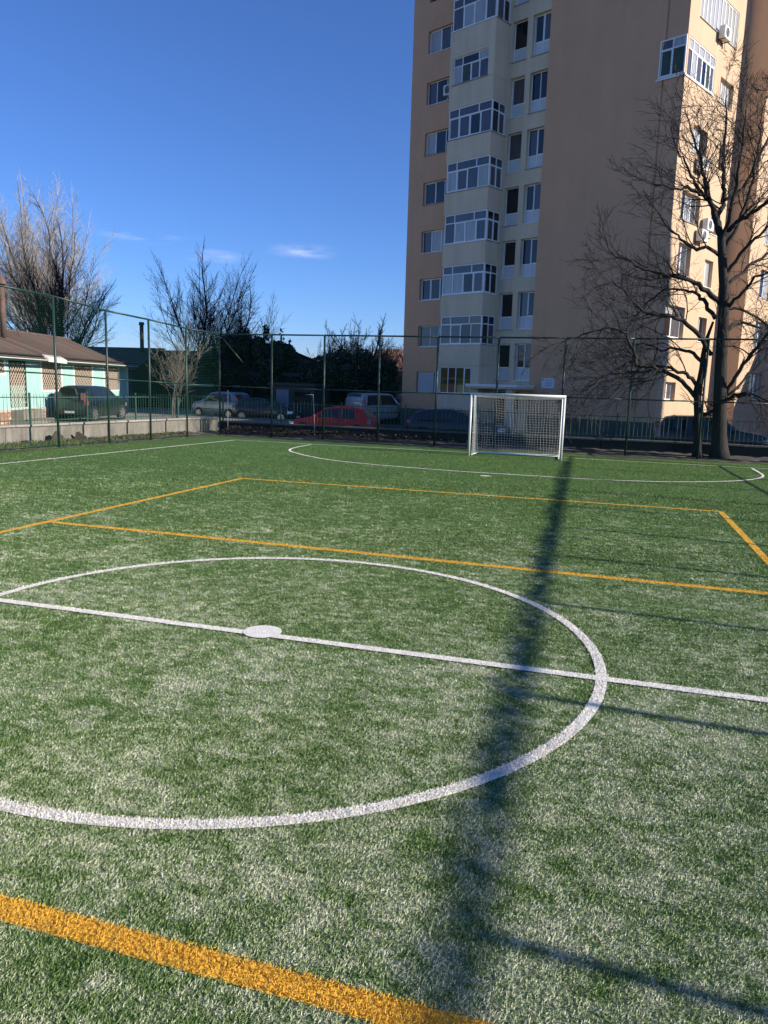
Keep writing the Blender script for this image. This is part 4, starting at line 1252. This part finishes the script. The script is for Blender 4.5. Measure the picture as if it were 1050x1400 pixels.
PF = dict(wob=0.07, up=0.055, up2=0.045, updown=1, thick=0.03, rmin=0.007, kids=[0, 5, 8, 12], segs=(2, 3, 5, 8), first=0.16, spread=0.62, ratio=0.42, rr=0.5, l0=0.58)
bare_tree('bare_tree', (-54.5, 62.0, -0.25), 20.5, 0.34, 'tallest pale topped bare tree behind the mint house at the left edge', 3, M['bark_grey'], M['bark_pale'], dict(PF, rmin=0.010), trunk_frac=0.26, limbs=13, lev=3, limb_ang=0.55)
bare_tree('bare_tree', (-59.0, 66.0, -0.25), 20.0, 0.30, 'pale bare tree at the very left edge of the picture behind the rusty chimney', 6, M['bark_grey'], M['bark_pale'], dict(PF, rmin=0.010), trunk_frac=0.25, limbs=11, lev=3, limb_ang=0.55)
bare_tree('bare_tree', (-46.8, 55.5, -0.25), 15.2, 0.32, 'dark bare tree behind the mint house, right of the pale topped tree', 9, M['bark_dark'], M['bark_dark'], dict(PF, rmin=0.009), trunk_frac=0.24, limbs=12, lev=3, limb_ang=0.62)
bare_tree('bare_tree', (-29.4, 50.5, -0.25), 11.6, 0.22, 'dark bare tree with an upright fan crown behind the warehouse', 14, M['bark_dark'], M['bark_dark'], dict(PF, rmin=0.0065), trunk_frac=0.27, limbs=11, lev=3, limb_ang=0.58)
bare_tree('bare_tree', (-26.7, 51.5, -0.25), 9.6, 0.17, 'slanting bare tree leaning right behind the warehouse', 17, M['bark_dark'], M['bark_dark'], dict(PF, rmin=0.0065), lean=(0.22, 0), trunk_frac=0.26, limbs=9, lev=3, limb_ang=0.55)
bare_tree('bare_shrub', (-16.6, 25.4, -0.1), 4.6, 0.034, 'pale multi stemmed bare shrub in the sun behind the railing', 23, M['bark_straw'], M['bark_straw'], dict(PF, wob=0.10, spread=0.6, kids=[0, 3, 5, 7], rmin=0.0035, thick=0.012, l0=0.50), trunk_frac=0.36, limbs=1, lev=3, stems=5, cat='shrub', limb_ang=0.5)
bare_tree('bare_tree', (-16.8, 54.0, -0.25), 7.4, 0.2, 'round dark bare tree over the flat shed roof', 31, M['bark_dark'], M['bark_dark'], dict(PF, wob=0.12, up=0.03, rmin=0.008, l0=0.5), trunk_frac=0.33, limbs=9, lev=3, limb_ang=0.85)
bare_tree('bare_tree', (-18.6, 52.0, -0.25), 6.6, 0.19, 'low dark bare tree left of the round one over the shed', 37, M['bark_dark'], M['bark_dark'], dict(PF, wob=0.12, up=0.03, rmin=0.008, l0=0.5), trunk_frac=0.33, limbs=8, lev=3, limb_ang=0.85)
bare_tree('bare_tree', (-13.6, 47.0, -0.25), 7.2, 0.2, 'dark bare tree with a dense top left of the tower', 41, M['bark_dark'], M['bark_dark'], dict(PF, wob=0.11, up=0.04, rmin=0.008, l0=0.5), trunk_frac=0.36, limbs=10, lev=3, limb_ang=0.75)
bare_tree('bare_tree', (-13.6, 58.0, -0.25), 6.4, 0.16, 'thin bare tree against the sky beside the tower edge', 43, M['bark_grey'], M['bark_grey'], dict(PF, wob=0.12, up=0.02, rmin=0.008, l0=0.5), trunk_frac=0.3, limbs=8, lev=3, limb_ang=0.9)

def leaf_cloud(lobes, n, size, rng, up=0.3):
    """many leaf-sized faces spread through an uneven volume made of lobes (centre, radii)"""
    vs = []; fs = []
    wsum = [r[0] * r[1] * r[2] for c, r in lobes]
    for i in range(n):
        c, r = rng.choices(lobes, wsum)[0]
        while True:
            d = Vector((rng.uniform(-1, 1), rng.uniform(-1, 1), rng.uniform(-1, 1)))
            if d.length <= 1 and d.length > 0.25 * rng.random(): break
        p = Vector((c[0] + d.x * r[0], c[1] + d.y * r[1], c[2] + d.z * r[2]))
        s = size * rng.uniform(0.6, 1.4)
        u = Vector((rng.gauss(0, 1), rng.gauss(0, 1), rng.gauss(0, 1) + up)).normalized()
        v = u.orthogonal().normalized()
        a = rng.random() * 6.28
        v = v * math.cos(a) + u.cross(v) * math.sin(a)
        w = u.cross(v)
        b0 = len(vs)
        vs += [tuple(p - v * s), tuple(p + w * s * .45), tuple(p + v * s), tuple(p - w * s * .45)]
        fs.append((b0, b0 + 1, b0 + 2, b0 + 3))
    return vs, fs
def evergreen(name, loc, label, lobes, n, size, seed, material, trunk_h, r=0.16, group=None):
    o = empty(name, loc, 0, label, 'tree', group)
    q = MB(); q.tube([(0, 0, -0.2), (0.05, 0, trunk_h * .5), (0, 0.05, trunk_h)], [r * 1.2, r, r * .5], 8); q.build('trunk', M['bark_dark'], o, True)
    rng = random.Random(seed)
    q = MB()
    for c, rr in lobes:
        q.tube([(0, 0, trunk_h * rng.uniform(.3, .8)), (c[0] * .5, c[1] * .5, (c[2] + trunk_h * .5) / 2), c], [r * .45, r * .3, r * .12], 5)
    q.build('branches', M['bark_dark'], o, True)
    q = MB(); q.add(*leaf_cloud(lobes, n, size, rng)); q.build('crown', material, o, kind='stuff')
    return o
rg = random.Random(77)
lob = []
for k in range(34):
    x = rg.uniform(-3.2, 3.8); top = 6.1 - 0.13 * x * x + rg.uniform(-.8, .5)
    lob.append(((x, rg.uniform(-1.5, 1.5), rg.uniform(2.2, top - .5)), (rg.uniform(.45, .95), rg.uniform(.5, .9), rg.uniform(.5, .9))))
for k in range(13):
    x = rg.uniform(-3.0, 3.0); top = 6.1 - 0.13 * x * x + rg.uniform(-.5, .5)
    lob.append(((x, rg.uniform(-1, 1), top - .2), (0.16, 0.16, rg.uniform(.4, .8))))
evergreen('evergreen_tree', (-22.3, 45.2, -0.25), 'broad dark evergreen tree with pointed shoots behind the fence corner', lob, 30000, 0.13, 5, M['needle'], 5.0, 0.2)
lob = []
for k in range(20):
    x = rg.uniform(-2.6, 2.6)
    lob.append(((x, rg.uniform(-1, 1), rg.uniform(1.6, 4.4 - .18 * x * x)), (rg.uniform(.5, .9), rg.uniform(.5, .9), rg.uniform(.4, .8))))
evergreen('evergreen_tree', (-13.3, 42.5, -0.25), 'low dense dark evergreen left of the tower base', lob, 12000, 0.11, 8, M['leaf_dark'], 3.6, 0.15)
lob = []
for k in range(18):
    x = rg.uniform(-2.2, 2.2)
    lob.append(((x, rg.uniform(-1, 1), rg.uniform(1.5, 4.6 - .25 * x * x)), (rg.uniform(.5, .9), rg.uniform(.5, .9), rg.uniform(.4, .9))))
evergreen('evergreen_tree', (-18.6, 46.5, -0.25), 'rounded dark evergreen between the pointed one and the flat shed', lob, 12000, 0.12, 12, M['needle'], 3.8, 0.15)
lob = []
for k in range(14):
    x = rg.uniform(-1.6, 1.6)
    lob.append(((x, rg.uniform(-.8, .8), rg.uniform(1.6, 3.4 - .2 * x * x)), (rg.uniform(.4, .8), rg.uniform(.4, .8), rg.uniform(.4, .8))))
evergreen('evergreen_shrub', (-16.6, 43.0, -0.25), 'dark evergreen shrub in front of the flat shed', lob, 8000, 0.10, 9, M['leaf_dark'], 2.6, 0.1)
# distant wood closing the view
vs = []; fs = []
rgd = random.Random(2)
for k in range(46):
    x = -130 + k * 3.6 + rgd.uniform(-2, 2); y = 112 + rgd.uniform(-6, 6); h = rgd.uniform(3.5, 7.5)
    a, b_ = leaf_cloud([((x, y, h * .5), (rgd.uniform(2, 4), 2.5, h * .55))], 320, 0.42, rgd)
    off = len(vs); vs += a; fs += [tuple(i + off for i in f) for f in b_]
q = MB(); q.add(vs, fs); o = q.build('distant_wood', M['leaf_dark'])
tag(o, 'far dark line of trees behind the houses', 'wood', kind='stuff')
# ------------------------------------------------------------------ cars
PROF = {
 'hatch': dict(z=[(0, .40), (.004, .52), (.012, .60), (.05, .66), (.13, .93), (.20, .985), (.34, 1.0), (.46, .985), (.545, .945), (.70, .665), (.76, .63), (.88, .575), (.965, .50), (.992, .42), (1, .33)], win=(.13, .70), glass=((.055, .125), (.555, .695)), sh=.635, wheels=(.17, .81)),
 'suv': dict(z=[(0, .40), (.004, .52), (.010, .62), (.03, .66), (.10, .94), (.17, .99), (.36, 1.0), (.50, .985), (.575, .95), (.71, .69), (.77, .655), (.90, .60), (.975, .52), (.993, .42), (1, .33)], win=(.085, .71), glass=((.035, .095), (.585, .705)), sh=.635, wheels=(.17, .81)),
 'estate': dict(z=[(0, .38), (.004, .50), (.010, .58), (.03, .64), (.10, .90), (.17, .965), (.36, 1.0), (.48, .99), (.555, .95), (.70, .665), (.76, .64), (.89, .575), (.97, .49), (.993, .42), (1, .33)], win=(.085, .70), glass=((.035, .095), (.565, .695)), sh=.63, wheels=(.18, .82)),
 'van': dict(z=[(0, .30), (.003, .60), (.008, .85), (.03, .965), (.10, .99), (.40, 1.0), (.60, .985), (.665, .95), (.80, .645), (.84, .615), (.93, .56), (.98, .47), (.994, .38), (1, .30)], win=(.05, .80), glass=((.010, .03), (.675, .795)), sh=.60, wheels=(.17, .83)),
}
def car(loc, heading, L, W, H, prof, paint, label, wheel_r=0.32, panes=None, rails=False):
    """local +x is forward, the origin on the ground at the middle of the car"""
    pr = PROF[prof]
    o = empty('parked_car', loc, R(90 - heading), label, 'car', 'cars parked around the pitch')
    zs_ = [q[0] for q in pr['z']]; zv_ = [q[1] for q in pr['z']]
    def top(t): return float(np.interp(t, zs_, zv_)) * H
    def plan(t):
        e = abs(2 * t - 1)
        return W / 2 * (1 - 0.06 * e ** 2 - 0.14 * max(0, (e - .80) / .20) ** 2.2)
    sh = pr['sh'] * H
    def X(t): return (t - .5) * L
    def section(t):
        zt = top(t); w = plan(t)
        s0 = min(zt - 0.02, sh - 0.02 * H * math.cos(3 * t))
        cab = max(0, min(1, (zt - s0) / (H - sh)))
        wt = w * (0.93 - 0.15 * cab)
        zb = 0.13 * H + 0.06 * H * max(0, (abs(2 * t - 1) - .82) / .18)
        return [(w * .90, zb), (w * .985, zb + .09 * H), (w, .36 * H if .36 * H < s0 else s0 * .8), (w * .985, s0 * .93 if s0 * .93 > .37 * H else s0 * .9), (w * .955, s0),
                (wt + (w * .955 - wt) * .08, s0 + (zt - s0) * .90), (wt * .93, zt - .008 * cab * H), (wt * .70, zt + .004), (0, zt + .012)]
    ts = sorted(set([0, .004, .012, .03] + [q[0] for q in pr['z']] + list(np.linspace(0.05, .95, 28))))
    secs = [section(t) for t in ts]
    n = len(secs[0])
    q = MB()
    vs = []
    for t, s in zip(ts, secs):
        for y, z in s: vs.append((X(t), -y, z))
        for y, z in s[-2::-1]: vs.append((X(t), y, z))
    m_ = 2 * n - 1
    fs = []
    for i in range(len(ts) - 1):
        for k in range(m_ - 1):
            a = i * m_ + k; fs.append((a, a + m_, a + m_ + 1, a + 1))
        fs.append((i * m_ + m_ - 1, (i + 1) * m_ + m_ - 1, (i + 1) * m_, i * m_))
    fs.append(tuple(range(m_))); fs.append(tuple(range((len(ts) - 1) * m_ + m_ - 1, (len(ts) - 1) * m_ - 1, -1)))
    q.add(vs, fs)
    body = q.build('body', M[paint], o, True)
    # side panes on the cabin flank
    def flank(t, v, sgn, out=0.008):
        s = section(t); (y0, z0), (y1, z1) = s[4], s[5]
        return (X(t), sgn * (y0 + (y1 - y0) * v + out), z0 + (z1 - z0) * v)
    w0, w1 = pr['win']
    A = w0 + .045 if prof != 'van' else w0 + .03
    Bq = w1 - .03
    cuts = panes or [(A, (A + Bq) / 2 - .055), ((A + Bq) / 2 - .04, Bq)]
    for sgn in (-1, 1):
        for ci, (a, c) in enumerate(cuts):
            g = MB(); vv = []
            nu, nv = 8, 4
            for j in range(nv + 1):
                v = .06 + .86 * j / nv
                sl = (v - .06) / .86
                aa = a + (0.045 if ci == 0 else 0.0) * sl
                cc = c - (0.115 if ci == len(cuts) - 1 else 0.0) * sl
                for i in range(nu + 1): vv.append(flank(aa + (cc - aa) * i / nu, v, sgn))
            g.add(vv, [(j * (nu + 1) + i, j * (nu + 1) + i + 1, (j + 1) * (nu + 1) + i + 1, (j + 1) * (nu + 1) + i) for j in range(nv) for i in range(nu)])
            g.build('side_window', M['car_glass'], o, True)
        # door gaps and handles
        g = MB()
        for t in (cuts[0][1] + .007, cuts[-1][1] - .02):
            for z0, z1 in ((.2 * H, .36 * H), (.36 * H, .60 * H)):
                w = plan(t); g.box(X(t) - .005, X(t) + .005, sgn * w * .975 - .004, sgn * w * 1.0 + .004, z0, z1)
        g.build('door_gap', M['trim'], o)
        for t in (cuts[0][1] - .03, cuts[-1][1] - .12):
            w = plan(t); g = MB(); g.box(X(t) - .09, X(t) + .09, sgn * w * .985 - .012, sgn * w * .985 + .026, .575 * H, .60 * H); g.build('door_handle', M[paint], o)
        g = MB(); w = plan(w1); xm = X(w1 - .045)
        g.box(xm - .06, xm + .07, sgn * (w * .93 + .16) - .09, sgn * (w * .93 + .16) + .07, sh - .0, sh + .14); bevel(g.build('mirror', M[paint], o), .03, 2)
        g = MB(); g.box(X(.02), X(.985), sgn * plan(.5) * .93 - .01, sgn * plan(.5) * .93 + .01, .15 * H, .20 * H); g.build('sill', M['trim'], o)
        g = MB(); g.box(X(.2), X(.8), sgn * plan(.5) - .012, sgn * plan(.5) + .010, .36 * H, .385 * H); g.build('rub_strip', M['trim'], o)
        if rails:
            g = MB(); g.tube([(X(t), sgn * section(t)[6][0] * .95, top(t) + .045) for t in np.linspace(.17, .52, 8)], .016, 6); g.build('roof_rail', M['rim'], o, True)
        # tail lamps and headlamps hug the corners
        g = MB(); s = section(.006); zz0, zz1 = (.50 * H, .66 * H) if prof not in ('van', 'suv', 'estate') else (.46 * H, .80 * H)
        def corner(t, z, out): 
            s_ = section(t); ys = [a[0] for a in s_[:6]]; zz = [a[1] for a in s_[:6]]
            return (X(t), sgn * (float(np.interp(z, zz, ys)) + out), z)
        def lamp(name, tA, tB, z0, z1, material):
            g = MB(); vv = []
            for z in np.linspace(z0, z1, 4):
                for t in np.linspace(tA, tB, 4): vv.append(corner(t, z, .010))
            g.add(vv, [(j * 4 + i, j * 4 + i + 1, (j + 1) * 4 + i + 1, (j + 1) * 4 + i) for j in range(3) for i in range(3)])
            x, y, z = corner(tA if tA < .5 else tB, z0, .010)
            ins = sgn * (abs(y) - .20)
            xe = X(tA) - .012 if tA < .5 else X(tB) + .012
            g.add([(xe, y, z0), (xe, ins, z0), (xe, ins, z1), (xe, y, z1)], [(0, 1, 2, 3)])
            g.build(name, material, o, True)
        lamp('tail_light', .012, .055, .47 * H, (.66 if prof == 'hatch' else .80) * H if prof != 'estate' else .64 * H, M['lens_red'])
        lamp('headlight', .915, .985, .40 * H, .50 * H, M['lens_clear'])
        # wheels
        for t in pr['wheels']:
            yw = sgn * (plan(t) + .004)
            g = MB(); nn = 20
            g.tube([(X(t), yw - sgn * .10, wheel_r), (X(t), yw + sgn * .002, wheel_r)], wheel_r * 1.20, nn); g.build('wheel_arch', M['trim'], o)
            wh = MB(); wh.tube([(X(t), yw - sgn * .18, wheel_r), (X(t), yw - sgn * .15, wheel_r), (X(t), yw + sgn * .01, wheel_r), (X(t), yw + sgn * .025, wheel_r)], [wheel_r * .94, wheel_r, wheel_r, wheel_r * .93], nn)
            wo_ = wh.build('wheel', M['tyre'], o)
            g = MB()
            g.tube([(X(t), yw + sgn * .018, wheel_r), (X(t), yw + sgn * .030, wheel_r)], wheel_r * .16, 10)
            for k in range(7):
                a = k * 2 * math.pi / 7
                ca, sa = math.cos(a), math.sin(a)
                rr = wheel_r * .64
                px, pz = -sa * .035, ca * .035
                g.add([(X(t) + px, yw + sgn * .031, wheel_r + pz), (X(t) - px, yw + sgn * .031, wheel_r - pz), (X(t) + rr * ca - px * 1.3, yw + sgn * .029, wheel_r + rr * sa - pz * 1.3), (X(t) + rr * ca + px * 1.3, yw + sgn * .029, wheel_r + rr * sa + pz * 1.3)], [(0, 1, 2, 3)])
            for k in range(24):
                a0, a1 = k * 2 * math.pi / 24, (k + 1) * 2 * math.pi / 24
                for r0, r1 in ((.60, .70),):
                    g.add([(X(t) + wheel_r * r * math.cos(a), yw + sgn * .030, wheel_r + wheel_r * r * math.sin(a)) for r, a in ((r0, a0), (r1, a0), (r1, a1), (r0, a1))], [(0, 1, 2, 3)])
            g.build('rim', M['rim'], wo_)
    # windscreen and rear window
    for nm, (a, c) in zip(('rear_window', 'windscreen'), pr['glass']):
        g = MB(); vv = []
        nu, nv = 6, 6
        for i in range(nu + 1):
            t = a + (c - a) * i / nu
            s = section(t)
            for j in range(nv + 1):
                f = -1 + 2 * j / nv
                y = s[6][0] * .94 * f
                vv.append((X(t) + (.006 if t > .5 else -.008), y, s[6][1] + .012 * (1 - abs(f)) + .012))
        g.add(vv, [(i * (nv + 1) + j, i * (nv + 1) + j + 1, (i + 1) * (nv + 1) + j + 1, (i + 1) * (nv + 1) + j) for i in range(nu) for j in range(nv)])
        g.build(nm, M['car_glass'], o, True)
    # bumpers, grille, plates
    for t, sg in ((0.0, -1), (1.0, 1)):
        g = MB(); x = X(t)
        w = plan(t) * .96
        g.box(min(x - sg * .22, x + sg * .035), max(x - sg * .22, x + sg * .035), -w, w, .19 * H, .30 * H); bevel(g.build('bumper', M['trim'] if prof in ('suv', 'van') else M[paint], o), .04, 2)
        g = MB(); g.box(min(x + sg * .036, x + sg * .05), max(x + sg * .036, x + sg * .05), -.26, .26, .30 * H - .11, .30 * H); g.build('number_plate', M['plate'], o)
    g = MB(); g.box(X(1.0) - .02, X(1.0) + .012, -.42, .42, .335 * H, .40 * H); g.build('grille', M['trim'], o)
    return o
car((-22.72, 27.7, -0.01), -9, 4.5, 1.85, 1.76, 'suv', 'paint_dark', 'dark green off-road car parked in front of the mint house, seen from behind', .36)
car((-9.15, 27.0, STREET), -91, 4.05, 1.72, 1.47, 'hatch', 'paint_red', 'red hatchback parked behind the railing left of the tower')
car((-3.6, 28.4, STREET), 92, 4.7, 1.82, 1.46, 'estate', 'paint_grey', 'dark grey estate car behind the wall and the left goal post', rails=True)
car((7.0, 27.4, STREET), 91, 4.4, 1.8, 1.63, 'suv', 'paint_black', 'black car behind the wall under the big bare tree at the right', .34)
car((-11.4, 41.0, STREET), 25, 4.3, 1.85, 1.95, 'van', 'paint_white', 'white van parked behind the red car, left of the tower corner', .33)
car((-11.2, 47.0, STREET), 15, 4.3, 1.85, 1.9, 'van', 'paint_silver', 'silver van half hidden between the white van and the tower', .33)
car((-20.8, 38.0, STREET), -75, 4.0, 1.75, 1.75, 'suv', 'paint_silver', 'pale silver car in the shade behind the railing at the fence corner', .33)
car((-17.3, 37.2, STREET), 88, 4.0, 1.7, 1.45, 'hatch', 'paint_black', 'small dark car in deep shade right of the pale silver car')

# ------------------------------------------------------------------ small things
for (x, y, z, lx, lab) in [(-12.35, 22.75, 1.84, .01, 'thin pale stake in the dry leaves near the left fence corner'), (-8.42, 22.75, 1.78, -.05, 'thin pale stake with a short arm behind the far fence, left of the red car')]:
    o = empty('stake', (x, y, 0), 0, lab, 'stake')
    q = MB(); q.tube([(0, 0, -0.1), (lx, 0, z * .5), (lx * 2.2, 0, z)], [.016, .014, .011], 6); q.build('pole', M['stake'], o, True)
    if x > -10:
        q = MB(); q.tube([(lx * 2.2, 0, z - .02), (lx * 2.2 - .3, 0.02, z - .03)], .012, 5); q.build('arm', M['stake'], o, True)
# dry leaves blown against the walls
rl = random.Random(5)
vs = []; fs = []
def leaf(x, y, z, s):
    a = rl.random() * 6.28; u = Vector((math.cos(a), math.sin(a), rl.uniform(-.5, .5))); v = Vector((-math.sin(a), math.cos(a), rl.uniform(-.5, .5)))
    c = Vector((x, y, z)); b0 = len(vs)
    vs.extend([tuple(c - u * s), tuple(c + v * s * .6), tuple(c + u * s + Vector((0, 0, s * .4))), tuple(c - v * s * .6)]); fs.append((b0, b0 + 1, b0 + 2, b0 + 3))
for i in range(3000):
    x = -12.6 + abs(rl.gauss(0, 4.2)); y = 23.25 - abs(rl.gauss(0, .42))
    if y < 21.85 or x > 12: continue
    leaf(x, y, 0.04 + 0.10 * (y - 21.7) / 1.7 + rl.random() * .07 + max(0, .12 - abs(23.2 - y) * .3), rl.uniform(.025, .065))
for i in range(1500):
    y = 21 - abs(rl.gauss(0, 4.5)); u = 1 - abs(rl.gauss(0, .3))
    if y < 5 or u < 0: continue
    xa_, xb_ = fence_left_x(y), wall_left_x(y) + .2
    leaf(xa_ + (xb_ - xa_) * u, y, .04 + .10 * u + rl.random() * .04, rl.uniform(.02, .05))
q = MB(); q.add(vs, fs); tag(q.build('leaf_litter', M['leaf_litter']), 'brown dry leaves lying along the foot of the walls', 'leaves', kind='stuff')
# weeds by the left wall
vs = []; fs = []
for i in range(5200):
    y = rl.uniform(8, 20) if rl.random() < .6 else rl.uniform(11, 15.5); u = min(1, max(0.02, rl.gauss(.4, .3)))
    xa_, xb_ = fence_left_x(y), wall_left_x(y) + .2
    x = xa_ + (xb_ - xa_) * u; z = .03 + .10 * u; h = rl.uniform(.03, .13); a = rl.random() * 6.28; b0 = len(vs)
    dx, dy = math.cos(a) * .012, math.sin(a) * .012
    vs += [(x - dx, y - dy, z - .02), (x + dx, y + dy, z - .02), (x + rl.uniform(-.06, .06), y + rl.uniform(-.06, .06), z + h)]; fs.append((b0, b0 + 1, b0 + 2))
q = MB(); q.add(vs, fs); tag(q.build('weeds', M['weed']), 'short weeds in the dirt between the left fence and the sunlit wall', 'weeds', kind='stuff')
# broken boards thrown against the left wall
for i, (x, y, w, h, rz, tilt, lab) in enumerate([(-14.33, 14.75, .62, .44, .3, .5, 'largest dark broken board leaning on the left wall beside the fence post'), (-14.5, 13.6, .5, .20, .1, .9, 'flat dark broken board lying left of the largest one by the wall'), (-14.15, 15.75, .40, .36, -.5, .6, 'dark broken board leaning right of the fence post by the left wall')]):
    q = MB(); q.prism([(-w / 2, 0), (w / 2, 0), (w * .42, h * .45), (w * .1, h * .62), (-w * .2, h), (-w * .46, h * .9)], -.012, .012)
    o = q.build('broken_board', M['board']); o.location = (x, y, .10); o.rotation_euler = (tilt, 0, R(75) + rz)
    tag(o, lab, 'board', 'broken boards by the left wall')
# dry bent stalk on the wall strip
q = MB(); q.tube([(-13.5, 17.2, .08), (-13.7, 17.5, .22), (-13.9, 18.2, .12), (-13.8, 18.7, .08)], .018, 5); o = q.build('fallen_branch', M['bark_straw'], None, True)
tag(o, 'pale fallen branch on the dirt before the left wall', 'branch')
# yellow striped post at the right edge
o = empty('bollard', (9.15, 26.2, STREET), 0, 'yellow and dark banded post behind the wall at the right edge', 'bollard')
q = MB(); q.tube([(0, 0, 0), (0, 0, 1.15)], .16, 12); q.build('post', M['yellow'], o, True)
for zz in (.45, .80):
    q = MB(); q.tube([(0, 0, zz), (0, 0, zz + .12)], .168, 12); q.build('band', M['iron_dark'], o)
q = MB(); q.tube([(0, 0, 1.15), (0, 0, 1.40)], [.05, .03], 8); q.build('cap', M['pvc'], o, True)
